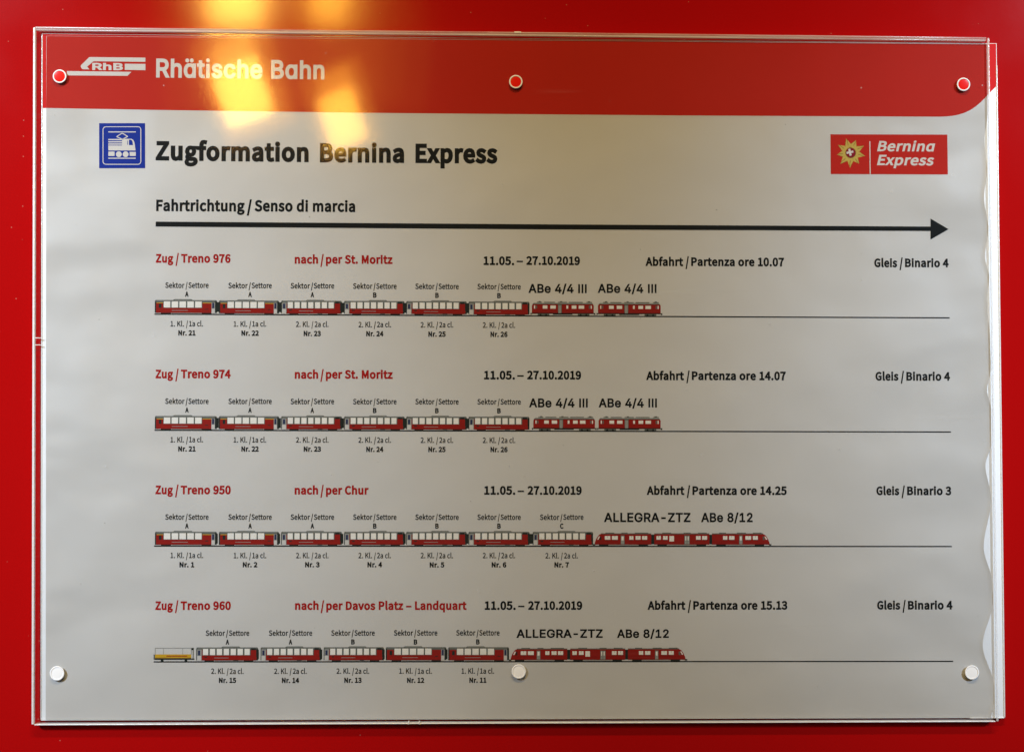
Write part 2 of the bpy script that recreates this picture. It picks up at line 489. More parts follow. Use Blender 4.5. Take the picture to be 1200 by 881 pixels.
# ---------------------------------------------------------------- lettering
# outlines of the two typefaces: advance, contours (thousandths of the body size)
GLYPHS_HUMANIST = ''' 78
.97|49,-5,11,4,9,8,3,13,-3,12,-9,9,-11,3,-12,-3,-8,-9,-3,-12,3,-13,8,-8
/137|4,-63,23,0,105,341,-23,0
0194|97,-5,33,9,26,25,16,41,5,59,-5,58,-16,42,-26,24,-33,8,-33,-8,-25,-24,-16,-42,-5,-58,5,-59,16,-41,25,-25|97,21,-20,7,-15,19,-10,34,-4,48,4,48,10,34,15,19,20,6,20,-6,16,-19,10,-34,3,-48,-3,-48,-10,-34,-16,-19
1194|31,0,141,0,0,27,-52,0,0,230,-24,0,-54,-19,0,-20,46,0,0,-191,-57,0
2194|15,0,162,0,0,28,-71,0,-42,-3,41,42,32,41,20,39,8,39,-6,31,-15,24,-23,15,-31,5,-30,-4,-24,-13,-22,-20,19,-18,15,15,18,10,20,4,26,-6,16,-18,5,-26,-7,-35,-22,-38,-36,-44,-53,-49
3194|92,-5,32,5,27,15,17,23,7,31,-8,31,-19,21,-28,13,0,2,24,13,16,20,6,28,-10,35,-26,22,-39,7,-27,-4,-24,-11,-20,-15,17,-21,16,13,17,9,20,3,23,-5,15,-14,5,-21,-6,-25,-23,-18,-42,-6,0,-25,47,-6,26,-18,7,-27,-7,-26,-18,-16,-27,-6,-26,4,-21,11,-16,14,-17,-20,20,-18,27,-13
4194|119,0,30,0,0,71,34,0,0,25,-34,0,0,161,-35,0,-107,-165,0,-21,112,0|119,96,-79,0,59,88,20,38,2,0,-2,-47
5194|92,-5,31,6,27,17,19,28,7,37,-6,37,-17,26,-25,14,-30,5,-38,-10,7,74,96,0,0,28,-124,0,-9,-120,17,-11,14,8,14,5,15,2,28,-7,19,-20,6,-31,-7,-33,-20,-21,-27,-7,-27,4,-20,11,-16,13,-17,-21,21,-16,26,-13
6194|105,-5,29,6,23,17,16,27,6,34,-5,35,-14,25,-23,15,-29,5,-21,-3,-20,-11,-17,-16,6,50,14,33,21,17,25,6,15,-2,14,-7,12,-11,18,20,-16,14,-20,9,-25,3,-35,-7,-31,-24,-21,-43,-7,-64,6,-56,18,-40,27,-24|50,103,18,19,18,10,17,4,25,-7,16,-20,5,-30,-6,-31,-15,-20,-23,-7,-27,9,-19,28
7194|69,0,34,0,5,69,11,58,22,55,37,55,0,20,-161,0,0,-28,125,0,-32,-51,-22,-53,-13,-58
8194|98,-5,33,6,25,14,16,21,6,26,-6,30,-16,22,-21,15,0,2,16,15,13,22,5,25,-8,35,-25,24,-37,9,-36,-9,-25,-22,-10,-35,5,-24,13,-20,17,-15,0,-1,-23,-17,-17,-23,-7,-31,6,-28,17,-21,26,-14|116,139,-29,13,-21,18,-9,25,6,22,14,15,21,5,24,-6,15,-17,5,-23,-3,-18,-9,-18|98,19,-27,6,-19,17,-8,25,5,23,12,19,19,16,34,-15,24,-19,10,-28,-6,-23,-18,-15
9194|82,-5,35,8,30,25,21,45,7,66,-6,54,-18,38,-28,23,-34,7,-28,-6,-24,-17,-16,-26,-6,-34,5,-35,15,-25,22,-16,29,-5,21,4,21,11,17,17,-6,-51,-14,-33,-20,-17,-24,-6,-16,2,-15,7,-12,11,-18,-20,17,-14,20,-9|145,155,-18,-19,-18,-11,-18,-4,-25,7,-15,20,-5,30,5,31,16,20,22,7,28,-9,19,-27
A213|1,0,33,0,25,78,94,0,24,-78,34,0,-87,257,-36,0|67,104,12,40,26,86,1,0,26,-86,13,-40
B230|35,0,82,0,39,5,31,14,20,23,7,33,-6,30,-19,21,-27,11,0,1,21,12,12,20,5,24,-7,29,-18,19,-28,11,-36,4,-76,0|68,148,0,83,39,0,34,-4,20,-13,7,-24,-7,-23,-20,-14,-35,-5|68,26,0,97,44,0,39,-5,23,-16,8,-26,-8,-28,-24,-17,-38,-5
C223|132,-5,31,5,26,12,22,20,-18,21,-17,-16,-20,-10,-23,-3,-33,7,-25,21,-16,33,-5,44,5,43,17,33,25,21,33,7,21,-3,17,-9,15,-12,17,21,-17,15,-24,12,-29,4,-45,-9,-36,-26,-24,-42,-9,-56,9,-56,23,-41,36,-27
D241|35,0,66,0,51,9,38,25,22,41,8,54,-8,55,-23,40,-37,24,-53,9,-64,0|68,27,0,203,29,0,39,-6,29,-20,16,-32,6,-43,-6,-43,-16,-32,-29,-20,-39,-7
E206|35,0,152,0,0,28,-119,0,0,93,97,0,0,28,-97,0,0,80,115,0,0,28,-148,0
F193|35,0,33,0,0,115,98,0,0,28,-98,0,0,86,115,0,0,28,-148,0
G241|136,-5,32,4,27,11,20,15,0,108,-84,0,0,-27,55,0,0,-67,-13,-8,-16,-5,-18,-2,-36,7,-27,21,-17,33,-5,44,6,43,17,33,27,21,35,7,23,-3,18,-9,14,-12,18,21,-18,15,-24,11,-32,5,-47,-9,-37,-26,-25,-42,-9,-56,9,-56,24,-41,37,-27
K226|35,0,33,0,0,81,44,53,77,-134,36,0,-93,159,81,98,-37,0,-108,-129,0,129,-33,0
L190|35,0,145,0,0,28,-112,0,0,229,-33,0
M284|35,0,29,0,0,142,-4,76,2,0,20,-59,49,-133,22,0,48,133,21,59,1,0,-4,-76,0,-142,30,0,0,257,-39,0,-49,-138,-18,-53,-1,0,-19,53,-49,138,-39,0
N253|35,0,31,0,0,135,-4,80,1,0,28,-53,94,-162,33,0,0,257,-31,0,0,-134,5,-81,-2,0,-28,53,-94,162,-33,0
P222|35,0,33,0,0,102,42,0,38,5,30,14,20,25,6,35,-6,36,-20,23,-30,13,-39,4,-74,0|68,129,0,101,36,0,38,-4,23,-15,7,-30,-7,-30,-22,-17,-37,-5
S209|106,-5,37,6,27,16,18,23,6,28,-7,32,-19,22,-27,15,-37,16,-20,9,-16,13,-6,21,6,19,16,13,26,5,22,-3,19,-8,17,-13,17,21,-21,16,-25,11,-29,4,-33,-5,-25,-14,-17,-21,-6,-28,8,-31,20,-21,24,-14,37,-16,22,-10,15,-14,6,-22,-7,-21,-18,-15,-29,-5,-26,4,-24,11,-21,17,-19,-23,25,-20,30,-13
T210|89,0,32,0,0,229,78,0,0,28,-188,0,0,-28,78,0
Z211|18,0,177,0,0,28,-138,0,136,209,0,20,-163,0,0,-28,123,0,-135,-209
a197|76,-5,23,4,21,10,19,14,1,0,3,-23,26,0,0,117,-4,32,-11,25,-21,15,-30,6,-29,-4,-25,-9,-20,-12,12,-22,17,10,19,7,21,3,24,-7,12,-17,3,-24,-52,-9,-36,-14,-21,-20,-7,-28,7,-29,19,-18|85,21,-17,3,-12,10,-5,17,8,22,28,16,50,10,0,-53,-17,-14,-17,-8
b216|116,-5,31,7,26,20,19,33,7,43,-5,40,-15,31,-24,19,-32,7,-21,-4,-20,-9,-19,-14,1,34,0,77,-32,0,0,-279,26,0,3,20,1,0,17,-13,19,-9|111,22,-14,2,-16,6,-17,12,0,100,18,14,17,9,16,3,29,-9,16,-24,5,-37,-7,-41,-19,-26
c179|107,-5,22,3,21,9,19,12,-14,22,-13,-10,-15,-6,-17,-3,-31,9,-20,26,-8,38,8,38,21,26,31,9,14,-2,12,-6,12,-8,16,21,-15,11,-18,8,-22,3,-35,-7,-29,-19,-20,-32,-8,-42,7,-42,19,-31,28,-20
d217|97,-5,22,4,19,10,17,13,1,0,3,-22,26,0,0,279,-32,0,0,-73,1,-33,-16,12,-17,7,-20,3,-31,-7,-27,-20,-18,-31,-6,-42,5,-42,16,-32,25,-19|104,22,-28,9,-18,25,-7,39,8,38,20,26,27,9,16,-2,15,-6,16,-12,0,-100,-16,-14,-16,-9
e194|109,-5,24,3,21,7,18,10,-12,21,-14,-8,-16,-5,-17,-2,-32,8,-22,23,-9,36,128,0,1,18,-5,37,-14,28,-24,18,-33,6,-31,-7,-28,-20,-19,-31,-7,-42,7,-42,20,-31,29,-20|49,110,10,32,20,21,25,6,25,-6,17,-20,5,-33
f114|12,164,25,0,0,-164,32,0,0,164,41,0,0,26,-41,0,0,30,3,21,9,12,15,5,22,-6,7,25,-32,6,-31,-7,-19,-22,-6,-33,0,-31,-25,-2
g197|96,-88,40,6,30,14,20,21,7,25,-8,26,-22,15,-37,4,-37,0,-20,3,-10,7,-3,11,1,9,5,8,6,6,28,-7,35,8,25,23,10,35,-2,16,-6,13,-8,11,39,0,0,24,-66,0,-27,5,-35,-8,-26,-24,-10,-36,4,-21,9,-17,12,-13,0,-1,-10,-9,-8,-12,-3,-15,2,-13,6,-11,9,-7,0,-2,-15,-12,-10,-15,-3,-16,10,-27,27,-18|96,82,-20,5,-15,16,-5,24,5,24,15,15,20,6,21,-6,14,-15,6,-24,-6,-24,-15,-16|101,-65,-30,4,-19,11,-6,18,2,11,6,11,11,10,25,-3,33,0,21,-2,13,-8,4,-14,-7,-19,-21,-14
h213|32,0,32,0,0,138,18,16,16,10,18,3,21,-5,12,-17,3,-29,0,-116,32,0,0,120,-6,41,-19,25,-33,9,-24,-4,-21,-12,-18,-16,1,39,0,77,-32,0
i96|32,0,32,0,0,190,-32,0|48,229,11,3,8,7,3,12,-3,11,-8,7,-11,2,-11,-2,-7,-7,-3,-11,3,-12,7,-7
k193|32,0,32,0,0,50,35,42,56,-92,35,0,-72,113,63,77,-35,0,-81,-100,-1,0,0,189,-32,0
l99|66,-5,18,3,-4,25,-7,-1,-4,1,-3,5,-2,8,0,243,-32,0,0,-241,4,-23,11,-15
m324|32,0,32,0,0,138,17,16,16,10,15,3,20,-5,12,-17,3,-29,0,-116,32,0,0,138,17,16,16,10,15,3,20,-5,12,-17,4,-29,0,-116,31,0,0,120,-6,41,-19,25,-32,9,-22,-5,-21,-12,-20,-19,-10,19,-18,13,-25,4,-21,-4,-20,-12,-18,-17,-4,28,-26,0
n214|32,0,32,0,0,138,18,16,16,10,18,3,21,-5,12,-17,3,-29,0,-116,32,0,0,120,-6,41,-19,25,-33,9,-24,-4,-21,-12,-19,-17,-4,28,-26,0
o212|106,-5,33,7,28,20,20,31,7,42,-7,42,-20,32,-28,19,-33,7,-33,-7,-28,-19,-20,-32,-7,-42,7,-42,20,-31,28,-20|106,22,-29,9,-19,26,-7,38,7,38,19,26,29,9,29,-9,19,-26,7,-38,-7,-38,-19,-26
p217|32,-80,32,0,0,64,-1,34,18,-13,17,-7,18,-3,31,7,26,20,19,33,7,43,-5,40,-15,31,-24,19,-32,7,-22,-4,-20,-10,-19,-13,-4,22,-26,0|111,22,-14,2,-16,6,-17,12,0,100,18,14,17,9,16,3,29,-9,16,-24,5,-37,-7,-41,-19,-26
q217|153,-80,32,0,0,270,-26,0,-3,-18,-1,0,-16,13,-18,7,-20,3,-31,-7,-27,-20,-18,-31,-6,-42,5,-42,16,-32,25,-19,32,-7,21,4,20,9,16,14,-1,-35|104,22,-28,9,-18,25,-7,39,8,38,20,26,27,9,16,-2,15,-6,16,-12,0,-100,-16,-14,-16,-9
r136|32,0,32,0,0,122,15,26,16,14,17,4,19,-3,6,28,-21,4,-20,-5,-18,-14,-16,-21,-4,35,-26,0
s164|82,-5,38,8,23,21,8,28,-9,29,-22,17,-27,12,-20,8,-15,10,-6,15,4,13,12,10,20,4,15,-2,14,-6,14,-9,15,20,-16,11,-20,8,-23,3,-35,-7,-23,-20,-7,-27,8,-26,21,-18,26,-11,21,-8,16,-12,6,-16,-4,-15,-12,-11,-21,-4,-21,3,-18,8,-17,12,-16,-21,20,-14,25,-9
t132|92,-5,35,7,-6,25,-22,-6,-17,5,-10,12,-2,20,0,106,51,0,0,26,-51,0,0,54,-27,0,-3,-54,-31,-2,0,-24,29,0,0,-105,5,-34,17,-22
u213|88,-5,24,5,20,12,19,18,1,0,2,-30,27,0,0,190,-32,0,0,-135,-17,-18,-17,-11,-18,-3,-20,5,-12,17,-3,29,0,116,-33,0,0,-120,7,-41,19,-25
v182|73,0,38,0,67,190,-32,0,-36,-108,-17,-56,-2,0,-17,56,-36,108,-33,0
x174|5,0,34,0,25,44,20,34,1,0,21,-34,28,-44,35,0,-63,96,58,94,-33,0,-24,-42,-16,-31,-2,0,-19,31,-25,42,-35,0,58,-91
z166|12,0,144,0,0,26,-103,0,100,147,0,17,-130,0,0,-26,89,0,-100,-147
–188|16,88,156,0,0,21,-156,0
'''
GLYPHS_GROTESQUE = ''' 188
-453|337,244,0,-56,-223,0,0,56
/249|235,533,-164,-609,-57,0,164,609
1453|76,0,0,55,315,0,0,-55|276,509,0,-509,-64,0,0,448,-3,0,-123,-90,0,69,112,82
2453|64,0,0,47,170,182,48,53,29,45,9,44,-1,18,-4,16,-7,14,-10,12,-11,10,-14,8,-49,11,-19,-2,-17,-4,-16,-7,-13,-9,-11,-11,-9,-14,-7,-15,-4,-17,-1,-19,-61,0,2,29,7,27,11,24,16,22,19,18,22,14,25,11,28,6,29,3,29,-3,27,-6,25,-10,22,-15,18,-17,15,-20,11,-22,7,-25,2,-26,-10,-54,-35,-59,-69,-79,-114,-120,0,-3,236,0,0,-57
4453|40,105,0,53,207,351,64,0,-202,-343,0,-3,304,0,0,-58|282,0,0,121,0,25,0,172,61,0,0,-318
8453|226,-7,-33,2,-30,6,-27,10,-25,14,-20,17,-17,20,-12,22,-8,25,-2,26,1,21,5,20,7,19,10,17,12,16,14,13,16,11,17,8,19,5,0,2,-24,9,-20,13,-16,19,-13,22,-7,24,-3,26,3,25,6,24,11,21,16,19,18,16,22,13,24,10,27,6,29,2,29,-2,27,-6,24,-10,22,-13,18,-16,15,-19,12,-21,6,-24,3,-25,-3,-26,-7,-24,-13,-22,-16,-19,-20,-13,-23,-9,0,-2,19,-5,16,-8,16,-11,14,-13,12,-16,10,-17,8,-19,4,-20,2,-21,-3,-26,-7,-25,-13,-22,-16,-20,-21,-17,-24,-14,-28,-10,-30,-6|226,49,22,1,19,4,18,6,15,9,13,10,10,12,8,15,4,15,2,18,-2,18,-5,16,-8,16,-10,13,-14,11,-15,10,-18,7,-18,4,-21,1,-20,-1,-19,-4,-18,-7,-15,-10,-14,-11,-10,-13,-8,-16,-5,-16,-2,-18,2,-18,4,-15,8,-15,10,-12,13,-10,15,-9,18,-6,20,-4|226,290,48,10,13,8,11,10,9,12,7,14,4,15,1,17,-1,16,-4,15,-6,13,-9,12,-11,10,-13,7,-49,11,-49,-11,-13,-7,-11,-10,-8,-12,-7,-13,-4,-15,-1,-16,1,-17,4,-15,7,-14,9,-12,11,-10,13,-8
A480|16,0,185,509,75,0,187,-509,-68,0,-108,302,-23,70,-32,106,13,0,-32,-107,-22,-69,-106,-302|110,142,0,57,260,0,0,-57
B456|60,0,0,509,181,0,33,-2,30,-6,25,-10,21,-14,17,-16,14,-19,9,-21,6,-23,2,-24,-1,-21,-4,-17,-6,-16,-31,-34,-41,-19,0,-5,16,-2,16,-6,16,-9,15,-11,13,-14,11,-17,9,-19,5,-23,2,-25,-2,-25,-6,-23,-10,-21,-14,-19,-18,-17,-24,-13,-27,-10,-33,-6,-37,-2|125,57,120,0,36,3,28,7,21,13,14,16,9,19,2,22,-1,16,-4,16,-8,15,-9,13,-13,12,-14,9,-17,7,-20,4,-21,2,-123,0|125,285,113,0,50,11,14,8,12,10,9,12,7,14,5,15,1,17,-3,21,-7,19,-13,17,-19,13,-24,7,-30,3,-115,0
E419|60,0,0,509,312,0,0,-57,-247,0,0,-166,230,0,0,-57,-230,0,0,-172,250,0,0,-57
G520|269,-7,-33,2,-31,6,-29,10,-27,14,-24,18,-21,21,-19,24,-16,28,-12,30,-10,33,-5,36,-2,39,2,39,5,36,10,33,12,31,16,28,18,24,22,21,24,18,26,14,28,10,30,6,32,2,26,-2,25,-4,24,-6,23,-10,21,-11,19,-14,18,-16,15,-17,13,-20,11,-21,8,-22,6,-24,-66,0,-21,44,-31,34,-41,21,-50,8,-29,-3,-27,-8,-26,-13,-23,-18,-19,-22,-16,-28,-9,-24,-7,-26,-4,-29,-2,-31,2,-31,4,-29,7,-26,9,-23,16,-28,20,-22,23,-19,26,-13,28,-7,31,-3,27,2,26,6,23,10,20,14,17,17,14,21,11,24,6,26,2,29,19,-3,-151,0,0,57,195,0,0,-56,-2,-30,-5,-29,-8,-26,-12,-24,-15,-22,-17,-19,-20,-17,-22,-14,-25,-11,-26,-8,-28,-5
I300|31,0,0,57,87,0,0,395,-87,0,0,57,238,0,0,-57,-86,0,0,-395,86,0,0,-57
L393|60,0,0,509,65,0,0,-452,236,0,0,-57
R449|60,0,0,509,176,0,37,-3,32,-6,28,-11,23,-16,20,-18,14,-22,11,-25,6,-27,2,-29,-2,-29,-6,-27,-11,-25,-14,-21,-20,-18,-23,-15,-28,-11,-32,-6,-37,-2,-140,0,0,57,138,0,24,1,22,4,18,7,15,9,12,11,9,13,6,16,4,17,1,19,-1,19,-4,18,-6,16,-9,14,-12,11,-15,10,-19,6,-21,5,-25,1,-108,0,0,-452|353,0,-123,229,73,0,125,-229
T449|32,452,0,57,385,0,0,-57,-160,0,0,-452,-64,0,0,452
Z438|42,0,0,46,231,339,33,46,35,45,7,-22,-63,-2,-62,0,-183,0,0,57,357,0,0,-47,-228,-333,-35,-48,-37,-48,-7,21,62,3,62,0,185,0,0,-57
a389|160,-9,-23,2,-22,4,-21,8,-18,10,-16,14,-12,16,-10,18,-6,21,-2,24,2,20,4,18,7,15,10,13,11,10,14,9,47,18,53,9,56,7,31,8,6,5,3,6,2,9,0,2,-9,40,-27,25,-44,9,-47,-9,-31,-21,-18,-27,-59,17,10,22,13,18,15,15,16,12,19,10,19,7,61,9,45,-5,47,-19,14,-10,12,-14,10,-16,8,-19,5,-23,2,-27,0,-251,-60,0,0,52,-5,0,-20,-27,-37,-24|170,45,22,2,19,4,17,8,14,9,12,12,9,13,7,15,4,14,2,16,0,52,-17,-8,-28,-6,-31,-5,-25,-3,-41,-9,-31,-20,-6,-9,-4,-12,-1,-13,10,-33,28,-20
c396|207,-8,-33,3,-30,8,-27,13,-24,19,-21,23,-16,27,-10,23,-6,25,-4,26,-2,28,2,29,4,27,6,25,10,23,16,27,21,23,24,19,27,14,30,8,33,2,53,-7,45,-21,35,-34,22,-45,-59,-15,-13,27,-20,22,-28,14,-35,5,-23,-2,-21,-7,-18,-11,-15,-14,-12,-18,-10,-20,-6,-22,-4,-24,-2,-25,2,-24,4,-24,6,-22,10,-20,12,-17,15,-14,18,-11,21,-6,23,-3,36,6,28,14,21,23,12,28,59,-15,-22,-46,-35,-35,-45,-22
d424|195,-8,-30,2,-28,9,-26,13,-22,18,-19,23,-15,27,-9,24,-7,25,-4,27,-1,29,1,29,4,27,7,25,9,23,15,27,19,22,23,19,25,13,28,8,31,2,22,-1,19,-4,16,-6,34,-27,19,-27,5,0,0,190,61,0,0,-509,-59,0,0,59,-6,0,-20,-28,-35,-27,-16,-7,-19,-4|205,47,21,2,20,6,17,10,15,13,12,17,9,20,7,23,4,24,2,27,-2,27,-4,25,-6,22,-10,19,-12,17,-15,13,-17,10,-19,6,-22,2,-23,-2,-20,-6,-17,-11,-15,-13,-12,-17,-10,-20,-6,-22,-4,-24,-2,-26,2,-26,4,-24,7,-22,9,-20,12,-17,15,-14,17,-11,20,-6
e404|212,-8,-35,3,-32,8,-28,13,-25,19,-20,23,-16,27,-10,23,-6,24,-5,27,-1,28,1,28,4,27,7,25,9,23,16,27,20,23,24,19,27,14,30,9,33,2,61,-10,19,-8,18,-11,16,-14,15,-17,13,-19,10,-23,8,-26,5,-29,1,-33,0,-25,-296,0,0,52,263,0,-28,-19,-2,24,-4,22,-6,21,-10,17,-11,15,-14,13,-17,9,-19,5,-22,2,-22,-2,-19,-5,-18,-10,-15,-12,-12,-15,-10,-16,-7,-19,-5,-20,-1,-20,0,-33,2,-27,4,-24,8,-21,11,-18,14,-15,16,-12,18,-8,21,-5,22,-2,42,7,31,20,21,32,59,-14,-7,-19,-10,-17,-13,-16,-15,-13,-18,-12,-19,-10,-22,-7,-24,-4
h410|114,227,0,-227,-61,0,0,509,61,0,0,-222,-12,0,14,32,16,25,20,18,23,12,25,8,27,2,25,-1,23,-6,20,-8,18,-13,15,-16,13,-19,9,-23,5,-27,2,-31,0,-240,-61,0,0,235,-3,28,-7,23,-13,18,-17,14,-21,8,-25,3,-18,-1,-16,-4,-15,-7,-14,-9,-11,-11,-10,-14,-7,-17,-4,-18
i167|53,0,0,379,61,0,0,-379|84,443,-11,1,-10,4,-9,7,-7,8,-4,9,-2,11,2,11,4,10,7,8,9,6,10,4,11,2,11,-2,10,-4,9,-6,7,-8,4,-10,1,-11,-1,-11,-4,-9,-7,-8,-9,-7,-10,-4
n410|114,227,0,-227,-61,0,0,379,59,0,0,-92,-10,0,14,32,16,25,20,18,23,12,25,8,27,2,25,-1,23,-6,20,-8,18,-13,15,-16,13,-19,9,-23,5,-27,2,-31,0,-240,-61,0,0,235,-3,28,-7,23,-13,18,-17,14,-21,8,-25,3,-18,-1,-16,-4,-15,-7,-14,-9,-11,-11,-10,-14,-7,-17,-4,-18
s365|182,-8,-25,1,-24,4,-21,6,-19,9,-17,12,-14,14,-12,16,-9,19,-5,21,58,13,7,-20,10,-15,13,-12,17,-8,19,-5,21,-2,25,2,21,6,17,9,14,12,7,14,3,15,-2,12,-4,11,-8,10,-11,8,-14,6,-17,5,-63,15,-31,10,-26,12,-20,16,-14,19,-8,22,-3,25,2,21,6,19,10,18,14,15,16,13,20,10,22,8,24,5,26,1,25,-1,22,-4,20,-7,17,-9,15,-11,13,-13,25,-49,-56,-13,-6,14,-8,13,-11,12,-15,9,-18,6,-23,2,-21,-2,-19,-5,-16,-9,-12,-12,-8,-13,-2,-15,1,-13,5,-11,9,-10,48,-20,57,-14,32,-9,26,-13,19,-16,14,-18,8,-22,3,-24,-2,-22,-6,-20,-11,-18,-14,-16,-17,-13,-21,-12,-24,-8,-26,-5
t227|204,379,0,-52,-198,0,0,52|65,471,61,0,0,-373,1,-15,3,-13,6,-9,8,-6,12,-4,14,-1,15,1,17,3,11,-52,-21,-5,-24,-1,-30,3,-25,8,-21,14,-15,20,-9,23,-3,29
'''


def unpack(s):
    r = {}
    for ent in s.split('\n'):
        if not ent:
            continue
        ch = ent[0]
        parts = ent[1:].split('|')
        cs = []
        for q in parts[1:]:
            n = [int(t) for t in q.split(',')]
            x = z = 0
            c = []
            for i in range(0, len(n), 2):
                x += n[i]
                z += n[i + 1]
                c.append((x, z))
            cs.append(c)
        r[ch] = (int(parts[0]), cs)
    return r


FONT = {'h': unpack(GLYPHS_HUMANIST), 'g': unpack(GLYPHS_GROTESQUE)}
CAP = {'h': 257.0, 'g': 509.0}


def clip_top(c, zmax):
    r = []
    for i in range(len(c)):
        a, b = c[i], c[(i + 1) % len(c)]
        if a[1] <= zmax:
            r.append(a)
        if (a[1] <= zmax) != (b[1] <= zmax):
            t = (zmax - a[1]) / (b[1] - a[1])
            r.append((a[0] + t * (b[0] - a[0]), zmax))
    return r


def circle(cx, cz, r, n=14):
    return [(cx + r * math.cos(-2 * math.pi * i / n), cz + r * math.sin(-2 * math.pi * i / n)) for i in range(n)]


# single-storey a (the bowl of a d with its stem cut at x-height)
for fk, xh in (('h', 192), ('g', 378)):
    if 'd' in FONT[fk]:
        adv, cs = FONT[fk]['d']
        cut = [clip_top(c, xh) for c in cs]
        FONT[fk]['\u0251'] = (adv, cut)
        if fk == 'g':
            FONT[fk]['\u00e4'] = (adv, cut + [circle(120, 488, 36), circle(262, 488, 36)])
            FONT[fk]['i'] = (167, [[(52, 0), (52, 372), (115, 372), (115, 0)], circle(83, 494, 36)])
            FONT[fk]['I'] = (186, [[(62, 0), (62, 509), (124, 509), (124, 0)]])


def inside(pt, c):
    x, z = pt
    r = False
    for i in range(len(c)):
        (x0, z0), (x1, z1) = c[i], c[(i + 1) % len(c)]
        if (z0 > z) != (z1 > z) and x < (x1 - x0) * (z - z0) / (z1 - z0) + x0:
            r = not r
    return r


def winding(pt, c):
    x, z = pt
    r = 0
    for i in range(len(c)):
        (x0, z0), (x1, z1) = c[i], c[(i + 1) % len(c)]
        if (z0 > z) != (z1 > z) and x < (x1 - x0) * (z - z0) / (z1 - z0) + x0:
            r += 1 if z1 > z0 else -1
    return r


def area2(c):
    return sum(c[i][0] * c[(i + 1) % len(c)][1] - c[(i + 1) % len(c)][0] * c[i][1] for i in range(len(c)))


def grow(c, d):
    """move an outline outwards by d (mitred)"""
    if d == 0:
        return c
    s = 1 if area2(c) > 0 else -1
    n = len(c)
    r = []
    for i in range(n):
        a, b, e = c[i - 1], c[i], c[(i + 1) % n]
        u = (b[0] - a[0], b[1] - a[1])
        w = (e[0] - b[0], e[1] - b[1])
        lu, lw = math.hypot(*u) or 1, math.hypot(*w) or 1
        n1 = (u[1] / lu * s, -u[0] / lu * s)
        n2 = (w[1] / lw * s, -w[0] / lw * s)
        k = 1 + n1[0] * n2[0] + n1[1] * n2[1]
        k = max(k, 0.35)
        r.append((b[0] + d * (n1[0] + n2[0]) / k, b[1] + d * (n1[1] + n2[1]) / k))
    return r


GC = {}


def glyph(fk, ch, bold):
    key = (fk, ch, bold)
    if key not in GC:
        adv, cs = FONT[fk][ch]
        g = []
        main = max((area2(c) for c in cs), key=abs) if cs else 1
        for c in cs:
            g.append(grow(c, -bold if area2(c) * main < 0 else bold))
        vs, fs = [], []
        if g:
            pts, edges = [], []
            for c in g:
                n = len(pts)
                pts += [Vector(q) for q in c]
                edges += [(n + i, n + (i + 1) % len(c)) for i in range(len(c))]
            ov, oe, of = delaunay_2d_cdt(pts, edges, [], 0, 1e-6)[:3]
            vs = [(q.x, q.y) for q in ov]
            for t in of:
                t = list(t)
                mx = sum(vs[i][0] for i in t) / len(t)
                mz = sum(vs[i][1] for i in t) / len(t)
                if sum(winding((mx, mz), c) for c in g) == 0:
                    continue
                if area2([vs[i] for i in t]) < 0:
                    t = t[::-1]
                fs.append(t)
        GC[key] = (adv, vs, fs)
    return GC[key]


def text(mb, s, fk, bold, x0, x1, z, cap, d, mat, z1=None, shear=0.0, track=0):
    """lettering whose ink runs from x0 to x1 on a baseline from z (to z1)"""
    pen = 0
    items = []
    for ch in s:
        adv, vs, fs = glyph(fk, ch, bold)
        items.append((pen, vs, fs))
        pen += adv + track + bold * 0.9
    allx = [px + x + shear * zz for px, vs, fs in items for x, zz in vs]
    lo, hi = min(allx), max(allx)
    kx = (x1 - x0) / (hi - lo)
    kz = cap / (CAP[fk] + bold * 1.2)
    z1 = z if z1 is None else z1
    k = mb.mi(mat)
    for px, vs, fs in items:
        n = len(mb.v)
        for x, zz in vs:
            X = x0 + (px + x + shear * zz - lo) * kx
            base = z + (z1 - z) * (X - x0) / (x1 - x0)
            mb.v.append((X * MM, -d * MM, (base + (zz + bold * 0.4) * kz) * MM))
        for t in fs:
            mb.f.append([n + i for i in t])
            mb.m.append(k)


# ---------------------------------------------------------------- wall (the background surface)
mb = MB()
mb.slab([(-1500, -1100), (1500, -1100), (1500, 1100), (-1500, 1100)], -30, 0, PAINT)
wall = mb.build('wall')
wall['kind'] = 'structure'

# ---------------------------------------------------------------- acrylic sign holder
holder = thing('sign_holder', 'clear acrylic sign holder with bright rims and six round studs on the red wall', 'sign holder')
FTL, FTR, FBR, FBL = (-322.5, 248.0), (270.6, 246.4), (273.2, -178.7), (-318.4, -179.2)
BTL, BTR, BBR, BBL = (-318.2, 244.6), (276.9, 243.4), (278.8, -176.9), (-313.9, -176.9)
D_WALLGAP = 0.6
D_BOARD = 4.0
D_PAPER = 4.3
D_INK = 4.38
D_SHEET0, D_SHEET1 = 4.95, 6.35


def quad(u, w, q):
    tl, tr, br, bl = q
    x = (tl[0] * (1 - u) + tr[0] * u) * (1 - w) + (bl[0] * (1 - u) + br[0] * u) * w
    z = (tl[1] * (1 - u) + tr[1] * u) * (1 - w) + (bl[1] * (1 - u) + br[1] * u) * w
    return x, z


FQ = (FTL, FTR, FBR, FBL)
BQ = (BTL, BTR, BBR, BBL)


def bow(x, z):
    """slight unevenness of the thin front sheet, mm"""
    e = max(0.0, (z - 120) / 125.0)
    return (0.25 * math.sin((x + 40) / 95.0) * (0.4 + e) + 0.18 * math.sin(z / 40.0 + x / 130.0)
            - 0.0014 * (x + 200) * max(0, z - 175) / 10.0 * (1 if abs(x + 170) < 120 else 0) * 0.0)


